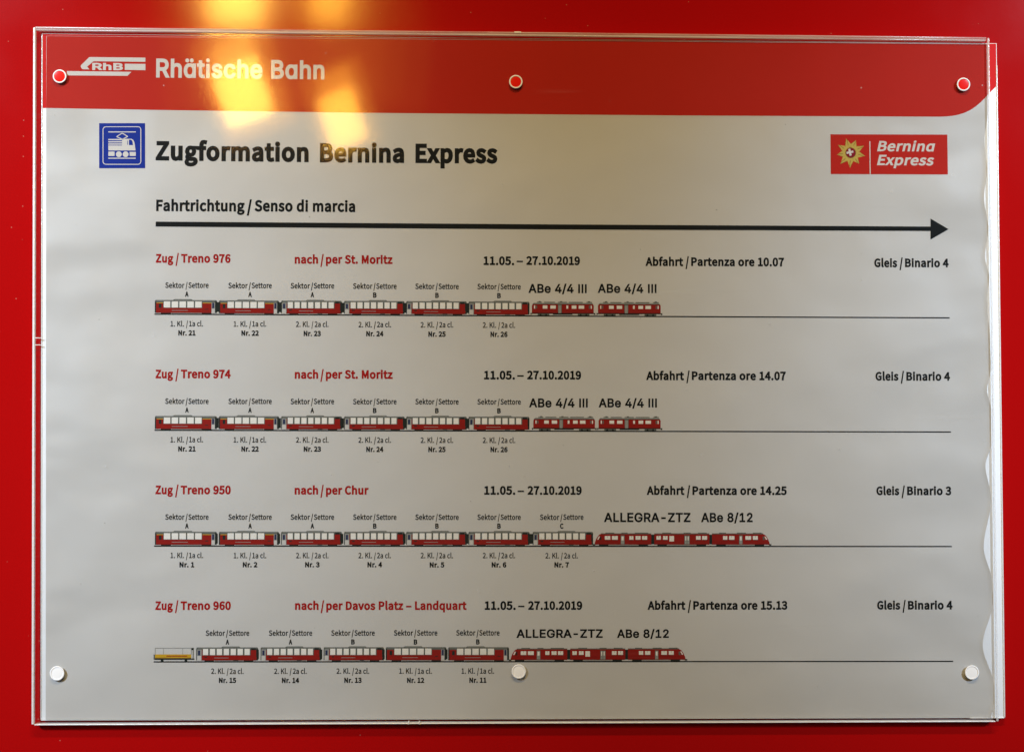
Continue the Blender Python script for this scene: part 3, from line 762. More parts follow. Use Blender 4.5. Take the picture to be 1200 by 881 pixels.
# front sheet: two faces 2 mm apart
mb = MB()
NX, NZ = 60, 44
k = mb.mi(ACRYLIC)
inset = 1.2
for face in (0, 1):
    n0 = len(mb.v)
    for j in range(NZ + 1):
        for i in range(NX + 1):
            x, z = quad(0.0022 + 0.9956 * i / NX, 0.003 + 0.994 * j / NZ, FQ)
            dd = (D_SHEET1 if face == 0 else D_SHEET0) + bow(x, z)
            mb.v.append((x * MM, -dd * MM, z * MM))
    for j in range(NZ):
        for i in range(NX):
            a = n0 + j * (NX + 1) + i
            q = [a, a + NX + 1, a + NX + 2, a + 1]
            mb.f.append(q if face == 0 else q[::-1])
            mb.m.append(k)
mb.build('front_sheet', holder, smooth=True)


def rim(name, p, q, w, d0, d1, mat, parent=holder, bev=0.5):
    m = MB()
    dx, dz = q[0] - p[0], q[1] - p[1]
    l = math.hypot(dx, dz)
    nx, nz = -dz / l * w / 2, dx / l * w / 2
    m.slab([(p[0] + nx, p[1] + nz), (q[0] + nx, q[1] + nz), (q[0] - nx, q[1] - nz), (p[0] - nx, p[1] - nz)], d0, d1, mat)
    o = m.build(name, parent)
    if bev:
        bevel(o, bev * MM)
    return o


def lerp(a, b, t):
    return (a[0] + (b[0] - a[0]) * t, a[1] + (b[1] - a[1]) * t)


def off(p, x, z):
    return (p[0] + x, p[1] + z)


rim('left_rim', off(FTL, 0.6, -0.4), off(FBL, 0.6, 0.5), 1.5, 4.6, 7.2, RIM)
for t in (0.449, 0.459):                # fine seam across the clear strip
    sx = lerp(FTL, FBL, t)
    rim('seam', off(sx, 1.2, 0), off(sx, 5.0, 0), 0.45, 6.3, 6.8, RIM, bev=0.1)
rim('right_rim', off(FTR, 0.0, -0.4), off(FBR, 0.0, 0.4), 1.25, 5.6, 6.9, RIM_SOFT, bev=0.35)
# top bend: two pale rims with the clear curve of the fold between
rim('top_rim', off(FTL, 1.2, -0.5), off(FTR, -1.3, -0.5), 1.0, 1.5, 7.0, RIM_CLEAR, bev=0.3)
rim('top_rim', off(FTL, 1.6, -2.1), off(FTR, -1.6, -2.1), 0.8, 4.6, 7.0, RIM_CLEAR, bev=0.25)
m = MB()
m.slab([off(FTL, 1.4, -1.05), off(FTR, -1.4, -1.05), off(FTR, -1.4, -1.65), off(FTL, 1.4, -1.65)], 4.7, 6.7, RIM_CLEAR)
m.build('top_bend', holder)
rim('bottom_rim', off(FBL, 1.4, 0.3), off(FBR, -1.4, 0.3), 0.6, 1.5, 7.0, RIM, bev=0.25)
tN = lerp(FTL, FTR, 0.503)
rim('tab', off(tN, -2.0, -0.3), off(tN, 2.4, -0.3), 1.1, 5.6, 7.3, RIM, bev=0.3)
bN = lerp(FBL, FBR, 0.392)
for dx in (-3.2, 3.2):
    rim('tab', off(bN, dx, -0.2), off(bN, dx, 1.9), 0.7, 5.6, 7.3, RIM, bev=0.2)

# studs: white flange ring and a domed cap
TOP_STUDS = [(-306.2, 217.4), (-25.1, 216.2), (254.8, 216.7)]
LOW_STUDS = [(-303.6, -147.9), (-22.5, -147.3), (257.5, -148.4)]


def lathe(profile, mat, n=40):
    m = MB()
    k = m.mi(mat)
    for r, d in profile:
        for i in range(n):
            a = 2 * math.pi * i / n
            m.v.append((r * math.cos(a) * MM, -d * MM, r * math.sin(a) * MM))
    for j in range(len(profile) - 1):
        for i in range(n):
            i2 = (i + 1) % n
            m.f.append([j * n + i, j * n + i2, (j + 1) * n + i2, (j + 1) * n + i])
            m.m.append(k)
    return m


def stud(cx, cz, R, r, cap_mat, lab):
    base = (cx * MM, -6.4 * MM, cz * MM)
    ring = lathe([(R, 0), (R, 0.2), (R - 0.2, 0.34), (r + 0.15, 0.34), (r, 0.25), (r, 0.0)], STUD_WHITE)
    o = ring.build('stud', holder, lab, smooth=True)
    o.location = base
    prof = [(r - 0.02, 0.0)] + [(r * math.cos(t), 0.05 + 0.16 * math.sin(t)) for t in [0.15 * q for q in range(11)]] + [(0.01, 0.21)]
    c = lathe(prof, cap_mat).build('cap', o, None, smooth=True)
    c.location = (0, 0, 0)
    return o


for cx, cz in TOP_STUDS:
    stud(cx, cz, 4.2, 3.35, STUD_RED, 'round stud with a white ring and red centre')
for cx, cz in LOW_STUDS:
    stud(cx, cz, 4.4, 3.5, STUD_WHITE, 'round white stud')

# backing board, standing out to the right of the front sheet
board = MB()
board.slab([BTL, BTR, BBR, BBL], D_WALLGAP, D_BOARD, BOARD)
bo = board.build('backing_board', holder)
bevel(bo, 0.25 * MM, 2)
m = MB()
m.poly([off(BTL, 0.35, -0.35), off(BTR, -0.45, -0.35), (276.4, 216.4), (270.4, 210.3), (262, 212), (-317.3, 198.2)], D_BOARD + 0.05, PRINT_RED_BRIGHT)
m.build('header_band', bo)
rim('right_lip', off(BTR, -0.3, -14), off(BBR, -0.4, 0.6), 0.9, D_WALLGAP, D_BOARD + 0.5, RIM, bo, bev=0.25)
rim('left_lip', off(BTL, 0.3, -0.8), off(BBL, 0.3, 0.6), 0.7, D_WALLGAP, D_BOARD + 0.4, RIM, bo, bev=0.2)
rim('bottom_lip', off(BBR, -22, 0.2), off(BBR, -0.6, 0.2), 0.7, D_WALLGAP, D_BOARD + 0.4, RIM, bo, bev=0.2)

# ---------------------------------------------------------------- printed notice in the holder
poster = thing('poster', 'white paper notice with red header and four rows of train drawings inside the acrylic holder', 'poster')

WAVE = [(269.1, 242.7), (269.3, 222.2), (269.8, 206.1), (269.0, 181.9), (270.3, 163.1), (268.4, 146.5), (270.7, 126.7), (268.8, 108.5),
        (271.0, 96.2), (269.7, 81.8), (271.4, 55.2), (271.6, 39.2), (269.3, 25.9), (271.6, 13.7), (271.4, -7.5), (268.1, -20.8),
        (271.2, -41.5), (266.8, -71.6), (271.4, -93.2), (271.8, -104.8), (265.8, -132.0), (272.0, -156.9), (272.2, -166.4), (270.3, -176.6)]


WAVE = [(269.75 + (x - 270.2) * 1.1, z) for x, z in WAVE]      # the cockled edge of the sheet


def wave_x(z):
    for i in range(len(WAVE) - 1):
        (xa, za), (xb, zb) = WAVE[i], WAVE[i + 1]
        if za >= z >= zb:
            t = (za - z) / (za - zb)
            t = t * t * (3 - 2 * t)
            return xa + (xb - xa) * t
    return WAVE[-1][0]


# paper sheet: grid with the curled right edge lifting a little
mb = MB()
k = mb.mi(PAPER)
rows = 150
cols = [0, .1, .2, .3, .4, .5, .6, .7, .8, .9, .95, .97, .98, .985, .99, .9945, .9958, .9969, .998, .999, 1.0]
ztop, zbot = 243.0, -176.5
for j in range(rows + 1):
    w = j / rows
    z = ztop + (zbot - ztop) * w
    xl = -315.3 + 4.5 * w
    t = min(1, max(0, (198 - z) / 14))
    xr = 270.6 * (1 - t) + wave_x(z) * t
    for u in cols:
        x = xl + (xr - xl) * u
        lift = min(1, max(0, (188 - z) / 25)) * (max(0, (u - 0.97) / 0.03) ** 2 * 0.12 + max(0, (u - 0.9945) / 0.0055) ** 2 * 0.45)
        mb.v.append((x * MM, -(D_PAPER + lift) * MM, z * MM))
nc = len(cols)
for j in range(rows):
    for i in range(nc - 1):
        a = j * nc + i
        mb.f.append([a, a + nc, a + nc + 1, a + 1])
        mb.m.append(k)
mb.build('paper', poster, smooth=True)

# red header with its swept lower right corner
mb = MB()
arc = [(240.5, 196.75), (244.5, 196.95), (248.5, 197.35), (252.5, 198.2), (256.5, 199.5), (260.0, 201.2), (263.5, 203.6), (266.5, 206.2), (269.3, 209.0), (270.4, 210.2)]
top = [(270.4, 242.6), (-315.1, 242.9)]
left = [(-314.8, 198.2), (-250, 197.5), (-117.4, 196.6), (79, 196.35)]
mb.poly(left + arc + top, D_INK - 0.04, PRINT_RED)
mb.build('header', poster)

# railway emblem: a stylised locomotive outline with letters
DT = D_INK + 0.03
mb = MB()
mb.poly([(-288.2, 230.0), (-254.3, 229.9), (-254.3, 227.3), (-285.9, 227.4), (-286.4, 227.2), (-290.0, 224.0), (-288.5, 222.3), (-292.6, 222.4), (-293.3, 222.8), (-294.0, 224.1), (-293.8, 224.9), (-288.9, 229.8)], D_INK + 0.03, PRINT_WHITE)
mb.poly([(-266.9, 226.0), (-254.2, 226.0), (-254.2, 222.1), (-266.9, 222.2)], D_INK + 0.03, PRINT_WHITE)
mb.poly([(-302.4, 221.2), (-262.8, 221.0), (-265.2, 218.5), (-302.4, 218.5)], D_INK + 0.03, PRINT_WHITE)
text(mb, 'RhB', 'g', 34, -286.9, -268.0, 222.1, 4.25, DT, PRINT_WHITE)
mb.build('emblem', poster, 'white emblem of swept bars around three letters')

mb = MB()
text(mb, 'Rhätische Bɑhn', 'g', 25, -247.6, -143.8, 217.9, 11.42, DT, PRINT_WHITE, z1=217.5)
mb.build('railway_name', poster, 'bold pale lettering on the red header')

mb = MB()
text(mb, 'Zugformation', 'h', 19, -247.4, -153.2, 166.6, 11.44, D_INK, INK, z1=166.1)
text(mb, 'Bernina', 'h', 19, -146.3, -94.2, 166.0, 11.47, D_INK, INK, z1=166.0)
text(mb, 'Express', 'h', 19, -87.2, -36.3, 166.0, 11.49, D_INK, INK, z1=166.0)
mb.build('title', poster, 'large black title')

mb = MB()
text(mb, 'Fahrtrichtung', 'h', 17, -246.8, -192.4, 135.0, 6.77, D_INK, INK, z1=135.0)
text(mb, '/', 'h', 28, -191.1, -188.0, 134.3, 7.4, D_INK, INK)
text(mb, 'Senso di marcia', 'h', 17, -186.4, -124.3, 135.1, 6.78, D_INK, INK, z1=135.1)
mb.build('subtitle', poster, 'black line of text above the arrow')


# blue square sign with a locomotive
mb = MB()
mb.poly([(-282.3, 189.0), (-254.1, 189.2), (-253.8, 161.3), (-282.0, 161.1)], D_INK + 0.03, BLUE)
mb.poly([(-258.4, 187.2), (-257.6, 187.0), (-257.0, 186.6), (-256.6, 186.0), (-256.4, 185.3), (-256.2, 165.4), (-256.4, 164.7), (-256.8, 164.0), (-257.4, 163.6), (-258.1, 163.4), (-277.9, 163.3), (-278.7, 163.5), (-279.3, 163.9), (-279.7, 164.5), (-279.9, 165.2), (-280.1, 185.1), (-279.9, 185.8), (-279.5, 186.5), (-278.9, 186.9), (-278.2, 187.0)], D_INK + 0.06, PRINT_WHITE)
mb.poly([(-258.4, 186.7), (-257.8, 186.6), (-257.3, 186.3), (-257.0, 185.8), (-256.9, 185.2), (-256.7, 165.4), (-256.8, 164.9), (-257.1, 164.4), (-257.6, 164.0), (-258.2, 163.9), (-277.9, 163.8), (-278.4, 163.9), (-278.9, 164.2), (-279.3, 164.7), (-279.4, 165.3), (-279.6, 185.0), (-279.5, 185.6), (-279.2, 186.1), (-278.7, 186.4), (-278.1, 186.6)], D_INK + 0.09, BLUE)
mb.poly([(-276.6, 183.9), (-259.7, 184.0), (-259.7, 183.4), (-276.6, 183.3)], D_INK + 0.12, PRINT_WHITE)
mb.line((-268.0, 182.9), (-264.6, 180.8), 0.55, D_INK + 0.12, PRINT_WHITE)
mb.line((-264.6, 180.8), (-267.8, 179.2), 0.55, D_INK + 0.15, PRINT_WHITE)
mb.line((-268.1, 179.2), (-271.5, 180.7), 0.55, D_INK + 0.12, PRINT_WHITE)
mb.line((-271.5, 180.7), (-268.0, 182.9), 0.55, D_INK + 0.15, PRINT_WHITE)
mb.poly([(-276.5, 179.2), (-268.0, 179.3), (-268.0, 178.5), (-276.5, 178.5)], D_INK + 0.12, PRINT_WHITE)
mb.poly([(-276.5, 177.8), (-268.0, 177.9), (-268.0, 177.1), (-276.5, 177.0)], D_INK + 0.12, PRINT_WHITE)
mb.poly([(-276.5, 176.4), (-268.0, 176.5), (-268.0, 175.7), (-276.5, 175.6)], D_INK + 0.12, PRINT_WHITE)
mb.poly([(-268.1, 179.4), (-262.3, 179.4), (-261.2, 178.7), (-260.5, 177.3), (-259.7, 172.2), (-276.4, 172.1), (-276.5, 175.2), (-268.1, 175.2)], D_INK + 0.15, PRINT_WHITE)
mb.poly([(-263.9, 178.8), (-262.6, 178.9), (-261.7, 178.0), (-261.3, 175.5), (-263.8, 175.5)], D_INK + 0.18, BLUE)
mb.poly([(-264.8, 178.3), (-264.5, 178.3), (-264.4, 175.7), (-264.8, 175.7)], D_INK + 0.18, BLUE)
mb.poly([(-276.4, 171.4), (-272.6, 171.4), (-272.6, 168.7), (-276.4, 168.7)], D_INK + 0.12, PRINT_WHITE)
mb.poly([(-263.4, 171.3), (-259.6, 171.3), (-259.6, 168.8), (-263.3, 168.8)], D_INK + 0.12, PRINT_WHITE)
mb.disc(-270.0, 169.8, 1.8, D_INK + 0.15, PRINT_WHITE, 24)
mb.disc(-265.8, 169.8, 1.8, D_INK + 0.15, PRINT_WHITE, 24)
mb.poly([(-276.4, 167.6), (-259.6, 167.7), (-259.6, 167.1), (-276.4, 167.0)], D_INK + 0.12, PRINT_WHITE)
mb.build('pictogram', poster, 'blue square with a white electric locomotive')

# direction arrow
mb = MB()
mb.poly([(-247.0, 128.3), (-6.0, 127.9), (234.4, 127.8), (234.4, 125.0), (-6.0, 124.7), (-247.0, 125.2)], D_INK + 0.00, INK)
mb.poly([(234.2, 132.8), (245.5, 126.2), (234.1, 119.6)], D_INK + 0.03, INK)
mb.build('arrow', poster, 'long black arrow pointing right')

# small red panel with a gold flower
panel = MB()
panel.poly([(171.6, 185.2), (245.1, 185.5), (245.3, 160.5), (171.7, 160.3)], D_INK + 0.03, PRINT_RED)
pan = panel.build('flower_panel', poster, 'small red panel with gold flower and white italic words')
mb = MB()
mb.poly([(184.0, 176.4), (184.5, 179.3), (187.5, 181.7), (187.9, 178.0), (186.2, 175.5)], D_INK + 0.06, GOLD)
mb.line((186.0, 178.2), (187.5, 180.7), 0.28, D_INK + 0.12, GOLD_DARK)
mb.line((184.5, 179.3), (187.3, 181.4), 0.16, D_INK + 0.15, GOLD_DARK)
mb.poly([(185.8, 175.9), (188.0, 177.8), (192.6, 178.2), (189.7, 174.6), (186.9, 173.8)], D_INK + 0.09, GOLD)
mb.line((188.4, 176.0), (191.9, 177.3), 0.28, D_INK + 0.12, GOLD_DARK)
mb.line((188.0, 177.8), (192.2, 178.0), 0.16, D_INK + 0.15, GOLD_DARK)
mb.poly([(186.8, 174.3), (189.8, 174.4), (193.4, 171.8), (189.0, 170.8), (186.3, 172.0)], D_INK + 0.06, GOLD)
mb.line((188.9, 172.7), (192.4, 171.5), 0.28, D_INK + 0.12, GOLD_DARK)
mb.line((189.8, 174.4), (193.1, 171.8), 0.16, D_INK + 0.15, GOLD_DARK)
mb.poly([(186.6, 172.5), (188.9, 170.6), (189.5, 166.9), (186.0, 168.4), (184.8, 171.0)], D_INK + 0.09, GOLD)
mb.line((187.1, 169.9), (188.6, 167.4), 0.28, D_INK + 0.12, GOLD_DARK)
mb.line((188.9, 170.6), (189.2, 167.2), 0.16, D_INK + 0.15, GOLD_DARK)
mb.poly([(185.3, 171.2), (185.8, 168.3), (183.8, 164.2), (182.2, 168.4), (182.9, 171.2)], D_INK + 0.06, GOLD)
mb.line((184.0, 168.9), (183.4, 165.2), 0.28, D_INK + 0.12, GOLD_DARK)
mb.line((185.8, 168.3), (183.8, 164.6), 0.16, D_INK + 0.15, GOLD_DARK)
mb.poly([(183.4, 171.0), (182.0, 168.5), (177.8, 166.6), (179.2, 170.9), (181.6, 172.6)], D_INK + 0.09, GOLD)
mb.line((180.9, 170.1), (178.1, 167.6), 0.28, D_INK + 0.12, GOLD_DARK)
mb.line((182.0, 168.5), (178.1, 166.9), 0.16, D_INK + 0.15, GOLD_DARK)
mb.poly([(181.9, 172.1), (179.2, 171.1), (175.6, 172.4), (178.7, 174.7), (181.6, 174.5)], D_INK + 0.06, GOLD)
mb.line((179.4, 173.0), (176.5, 172.9), 0.28, D_INK + 0.12, GOLD_DARK)
mb.line((179.2, 171.1), (176.0, 172.5), 0.16, D_INK + 0.15, GOLD_DARK)
mb.poly([(181.5, 174.0), (178.7, 174.9), (176.2, 178.6), (180.6, 178.0), (182.7, 176.0)], D_INK + 0.09, GOLD)
mb.line((180.1, 176.2), (177.2, 178.5), 0.28, D_INK + 0.12, GOLD_DARK)
mb.line((178.7, 174.9), (176.5, 178.4), 0.16, D_INK + 0.15, GOLD_DARK)
mb.poly([(182.3, 175.6), (180.8, 178.2), (181.3, 182.7), (184.3, 179.3), (184.6, 176.4)], D_INK + 0.06, GOLD)
mb.line((182.7, 178.2), (182.0, 181.9), 0.28, D_INK + 0.12, GOLD_DARK)
mb.line((180.8, 178.2), (181.4, 182.3), 0.16, D_INK + 0.15, GOLD_DARK)
mb.disc(184.2, 173.7, 3.3, D_INK + 0.18, GOLD_DARK)
mb.disc(184.2, 173.7, 3.05, D_INK + 0.21, MAROON)
mb.poly([(181.4, 174.2), (185.7, 175.1), (186.0, 173.8), (181.7, 172.9)], D_INK + 0.24, PRINT_WHITE)
mb.poly([(182.6, 176.0), (183.9, 176.2), (184.8, 172.0), (183.5, 171.7)], D_INK + 0.27, PRINT_WHITE)
mb.build('flower', pan)
mb = MB()
mb.poly([(196.0, 181.0), (196.6, 181.0), (196.7, 160.4), (196.1, 160.4)], D_INK + 0.06, PRINT_WHITE)
mb.build('divider', pan)
mb = MB()
text(mb, 'Berninɑ', 'h', 12, 200.8, 237.4, 174.9, 6.27, D_INK + 0.07, PRINT_WHITE, z1=175.0, shear=0.2)
text(mb, 'Express', 'h', 12, 200.7, 236.8, 166.2, 6.27, D_INK + 0.07, PRINT_WHITE, z1=166.2, shear=0.2)
mb.build('lettering', pan)

# ---------------------------------------------------------------- train drawings
U = 0.1107      # drawing unit, mm


def ur(m, X0, Z0, us, a, b, v0, v1, mat, layer):
    m.rect(X0 + a * us, X0 + b * us, Z0 + v0 * U, Z0 + v1 * U, D_INK + 0.03 * layer, mat)


def bogie(r, a, b):
    r(a, b, 3, 10, D_DARK, 2)
    w = (b - a) * 0.26
    r(a + 3, a + 3 + w, 0.6, 8, D_DARK, 3)
    r(b - 3 - w, b - 3, 0.6, 8, D_DARK, 3)


def wagon_first(x0, x1, z0, parent, stripe):
    """first class panorama coach: five large windows, door at the right"""
    m = MB()
    us = (x1 - x0) / 348.0
    r = lambda a, b, v0, v1, mat, layer=1: ur(m, x0, z0, us, a, b, v0, v1, mat, layer)
    r(0, 348, 9, 74, D_GREY, 1)
    m.poly([(x0 + a * us, z0 + v * U) for a, v in [(0, 74), (348, 74), (346, 79), (340, 81), (6, 81), (1, 79)]], D_INK + 0.03, D_GREY)
    m.poly([(x0 + a * us, z0 + v * U) for a, v in [(100, 81), (212, 81), (203, 86.5), (112, 86.5)]], D_INK + 0.03, D_GREY)
    r(112, 203, 82.5, 85.5, D_MID, 2)
    r(10, 336, 76, 78, D_MID, 2)
    r(7, 318, 9, 66, D_RED, 2)
    r(7, 318, 9, 29, D_RED_LOW, 3)
    r(7, 318, 13, 28, D_RED, 4)
    r(0, 7, 9, 72, D_DARK, 2)
    if stripe:
        r(10, 46, 63, 66.5, D_YELLOW, 3)
        r(268, 318, 63, 66.5, D_YELLOW, 3)
    r(22, 37, 37, 60, D_DARK, 3)
    r(47, 266, 37, 75, D_GREY, 3)
    for i in range(5):
        a = 50 + i * 44
        r(a, a + 36.5, 39, 73, D_WHITE, 4)
    r(95, 185, 22, 24.5, D_MID, 5)
    r(283, 300, 28, 32, D_DARK, 5)
    r(318, 338, 9, 68, D_MID, 3)
    r(322, 333, 36, 66, D_NAVY, 4)
    r(319, 337, 8, 33, D_STEP, 4)
    r(338, 348, 11, 74, D_DARK, 3)
    bogie(r, 34, 90)
    bogie(r, 262, 318)
    r(95, 258, 5, 9, D_MID, 2)
    return m.build('wagon', parent, 'red first class coach drawing with five large windows')


def wagon_second(x0, x1, z0, parent):
    """second class panorama coach: door at the left, seven windows"""
    m = MB()
    us = (x1 - x0) / 342.0
    r = lambda a, b, v0, v1, mat, layer=1: ur(m, x0, z0, us, a, b, v0, v1, mat, layer)
    r(0, 342, 9, 74, D_GREY, 1)
    m.poly([(x0 + a * us, z0 + v * U) for a, v in [(0, 74), (342, 74), (340, 79), (335, 81), (6, 81), (1, 79)]], D_INK + 0.03, D_GREY)
    m.poly([(x0 + a * us, z0 + v * U) for a, v in [(138, 81), (244, 81), (236, 86.5), (148, 86.5)]], D_INK + 0.03, D_GREY)
    r(148, 236, 82.5, 85.5, D_MID, 2)
    r(10, 332, 76, 78, D_MID, 2)
    r(0, 4, 11, 72, D_DARK, 2)
    r(4, 30, 9, 70, D_MID, 2)
    r(10, 22, 37, 64, D_NAVY, 3)
    r(5, 27, 8, 34, D_STEP, 3)
    r(30, 334, 9, 66, D_RED, 2)
    r(30, 334, 9, 29, D_RED_LOW, 3)
    r(30, 334, 13, 28, D_RED, 4)
    r(34, 301, 37, 75, D_GREY, 3)
    for i in range(7):
        a = 37 + i * 38.4
        r(a, a + 29, 39, 73, D_WHITE, 4)
    r(45, 60, 25, 31, D_DARK, 5)
    r(100, 180, 22, 24.5, D_MID, 5)
    r(205, 232, 7, 11, D_DARK, 5)
    r(304, 330, 66, 77, D_DARK, 4)
    r(332, 342, 11, 72, D_DARK, 3)
    bogie(r, 46, 98)
    bogie(r, 262, 316)
    r(102, 258, 5, 9, D_MID, 2)
    return m.build('wagon', parent, 'red second class coach drawing with seven windows')


def locomotive(x0, x1, z0, parent):
    m = MB()
    us = (x1 - x0) / 352.0
    r = lambda a, b, v0, v1, mat, layer=1: ur(m, x0, z0, us, a, b, v0, v1, mat, layer)
    m.poly([(x0 + a * us, z0 + v * U) for a, v in [(2, 16), (350, 16), (350, 60), (344, 68), (8, 68), (2, 60)]], D_INK + 0.03, D_RED)
    r(2, 350, 16, 22, D_RED_LOW, 2)
    m.poly([(x0 + a * us, z0 + v * U) for a, v in [(4, 66), (348, 66), (340, 75), (12, 75)]], D_INK + 0.06, D_MID)
    r(6, 346, 66, 68.5, D_DARK, 3)
    for a, b in ((30, 58), (148, 200), (210, 288), (308, 340), (70, 132)):
        r(a, b, 76, 80, D_GREY, 2)
    for a, b in ((40, 52), (160, 172), (316, 330)):
        r(a, b, 80, 84, D_GREY, 2)
    for a, b in ((63, 89), (106, 136), (226, 252), (265, 296)):
        r(a, b, 42, 60, D_WHITE, 3)
    for a, b in ((14, 20), (24, 31), (196, 206), (322, 329), (333, 339)):
        r(a, b, 42, 60, D_WHITE if a in (14, 196, 333) else D_GREY, 3)
    r(148, 170, 14, 66, D_GREY, 2)
    r(151, 167, 16, 62, D_MID, 3)
    r(0, 352, 13, 17, D_DARK, 3)
    for a in (34, 260):
        r(a, a + 66, 4, 13, D_GREY, 2)
        for q in (4, 36):
            m.disc(x0 + (a + q + 12) * us, z0 + 6.5 * U, 5.6 * U, D_INK + 0.12, D_DARK, 16)
    r(120, 230, 8, 13, D_DARK, 2)
    r(-6, 0, 8, 18, D_DARK, 2)
    r(352, 359, 8, 18, D_DARK, 2)
    return m.build('locomotive', parent, 'red railcar drawing with small windows and a grey middle door')


def railcar(x0, x1, z0, parent):
    """three-car unit with sloped noses"""
    m = MB()
    us = (x1 - x0) / 985.0
    r = lambda a, b, v0, v1, mat, layer=1: ur(m, x0, z0, us, a, b, v0, v1, mat, layer)
    P = lambda pts, mat, layer: m.poly([(x0 + a * us, z0 + v * U) for a, v in pts], D_INK + 0.03 * layer, mat)
    P([(0, 12), (3, 10), (318, 10), (318, 70), (36, 70), (24, 64), (10, 44), (2, 24)], D_RED, 1)
    r(335, 645, 10, 70, D_RED, 1)
    P([(660, 10), (982, 10), (985, 14), (982, 26), (974, 44), (962, 62), (948, 70), (660, 70)], D_RED, 1)
    for a, b in ((3, 318), (335, 645), (660, 982)):
        r(a, b, 10, 16, D_RED_LOW, 2)
        r(max(a, 36), min(b, 948), 68, 73, D_GREY, 2)
        r(max(a, 30), min(b, 955), 26, 28, D_RED_LOW, 3)
    for a, b in ((318, 335), (645, 660)):
        r(a, b, 12, 66, D_DARK, 1)
    for a, b in ((60, 110), (150, 185), (225, 300), (380, 430), (500, 540), (580, 630), (700, 740), (800, 850), (890, 940)):
        r(a, b, 73, 76.5, D_GREY, 1)
    for a, b in ((57, 88), (97, 130), (195, 218), (230, 258), (266, 295), (347, 372), (384, 410), (570, 596), (604, 632), (722, 746), (756, 786), (848, 880), (890, 918)):
        r(a, b, 36, 58, D_WHITE, 3)
        r(a, b, 36, 38, D_GREY, 4)
        r((a + b) / 2 - 1, (a + b) / 2 + 1, 48, 58, D_MID, 4)
    r(420, 446, 28, 58, D_WHITE, 3)
    for a, b in ((148, 166), (506, 518), (520, 532), (814, 830)):
        r(a - 2, b + 2, 12, 62, D_GREY, 3)
        r(a, b, 13, 58, D_MID, 4)
        r(a + 3, b - 3, 34, 56, D_WHITE, 5)
    P([(14, 38), (22, 38), (30, 56), (24, 56)], D_WHITE, 3)
    P([(26, 36), (38, 36), (38, 56), (33, 56)], D_DARK, 3)
    P([(972, 38), (964, 38), (955, 56), (961, 56)], D_WHITE, 3)
    P([(958, 36), (946, 36), (946, 56), (951, 56)], D_GREY, 3)
    for a in (24, 246, 352, 572, 684, 900):
        r(a, a + 54, 3, 11, D_DARK, 2)
        r(a + 4, a + 18, 0.8, 8, D_DARK, 3)
        r(a + 36, a + 50, 0.8, 8, D_DARK, 3)
    for a, b in ((80, 244), (408, 570), (740, 898)):
        r(a, b, 5, 10, D_MID, 2)
    r(-10, 4, 6, 13, D_DARK, 2)
    r(981, 995, 6, 13, D_DARK, 2)
    return m.build('railcar', parent, 'red three-car unit drawing with sloped noses')


def open_wagon(x0, x1, z0, parent):
    m = MB()
    us = (x1 - x0) / 223.0
    r = lambda a, b, v0, v1, mat, layer=1: ur(m, x0, z0, us, a, b, v0, v1, mat, layer)
    r(3, 208, 20, 43, D_YELLOW, 1)
    r(3, 208, 20, 25, GOLD_DARK, 2)
    r(68, 185, 31, 36, D_RED, 2)
    r(3, 223, 75, 79, D_MID, 1)
    for a, w in ((3, 3), (50, 2.5), (158, 2.5), (206, 4)):
        r(a, a + w, 42, 76, D_MID, 2)
    r(209, 221, 66, 78, D_DARK, 3)
    r(216, 221, 18, 66, D_GREY, 1)
    r(-4, 4, 14, 42, D_GREY, 2)
    r(-2, 226, 13, 20, D_DARK, 1)
    for a in (44, 178):
        m.disc(x0 + a * us, z0 + 8.5 * U, 8 * U, D_INK + 0.06, D_DARK, 18)
    return m.build('wagon', parent, 'open yellow wagon drawing without a roof')


def coupling(x0, x1, z0, parent):
    m = MB()
    m.rect(x0, x1, z0 + 14 * U, z0 + 66 * U, D_INK + 0.02, D_DARK)
    return m.build('gangway', parent)


mb = MB()
text(mb, 'Zug', 'h', 18, -246.7, -236.0, 103.1, 5.12, D_INK, INK_RED)
text(mb, '/', 'h', 28, -234.6, -232.6, 102.6, 5.8, D_INK, INK_RED)
text(mb, 'Treno 976', 'h', 18, -231.2, -200.8, 103.2, 5.11, D_INK, INK_RED)
mb.build('train_number', poster, 'red train number 976')

mb = MB()
text(mb, 'nach', 'h', 18, -161.4, -147.0, 102.9, 5.12, D_INK, INK_RED)
text(mb, '/', 'h', 28, -145.6, -143.5, 102.4, 5.82, D_INK, INK_RED)
text(mb, 'per St. Moritz', 'h', 18, -142.2, -101.1, 103.0, 5.12, D_INK, INK_RED)
mb.build('destination', poster, 'red destination of train 976')

mb = MB()
text(mb, '11.05.', 'h', 18, -44.8, -25.8, 102.6, 5.14, D_INK, INK)
text(mb, '–', 'h', 14, -24.3, -20.4, 102.8, 5.14, D_INK, INK)
text(mb, '27.10.2019', 'h', 18, -18.4, 15.0, 102.8, 5.14, D_INK, INK)
mb.build('dates', poster, 'date range of train 976')

mb = MB()
text(mb, 'Abfahrt', 'h', 18, 55.7, 79.3, 102.5, 5.15, D_INK, INK)
text(mb, '/', 'h', 28, 80.7, 82.8, 102.1, 5.85, D_INK, INK)
text(mb, 'Partenza ore 10.07', 'h', 18, 84.2, 142.2, 102.6, 5.16, D_INK, INK)
mb.build('departure_time', poster, 'departure time of train 976')

mb = MB()
text(mb, 'Gleis', 'h', 18, 198.7, 213.1, 102.4, 5.18, D_INK, INK)
text(mb, '/', 'h', 28, 214.5, 216.6, 102.0, 5.87, D_INK, INK)
text(mb, 'Binario 4', 'h', 18, 218.0, 245.4, 102.5, 5.18, D_INK, INK)
mb.build('platform', poster, 'platform of train 976')

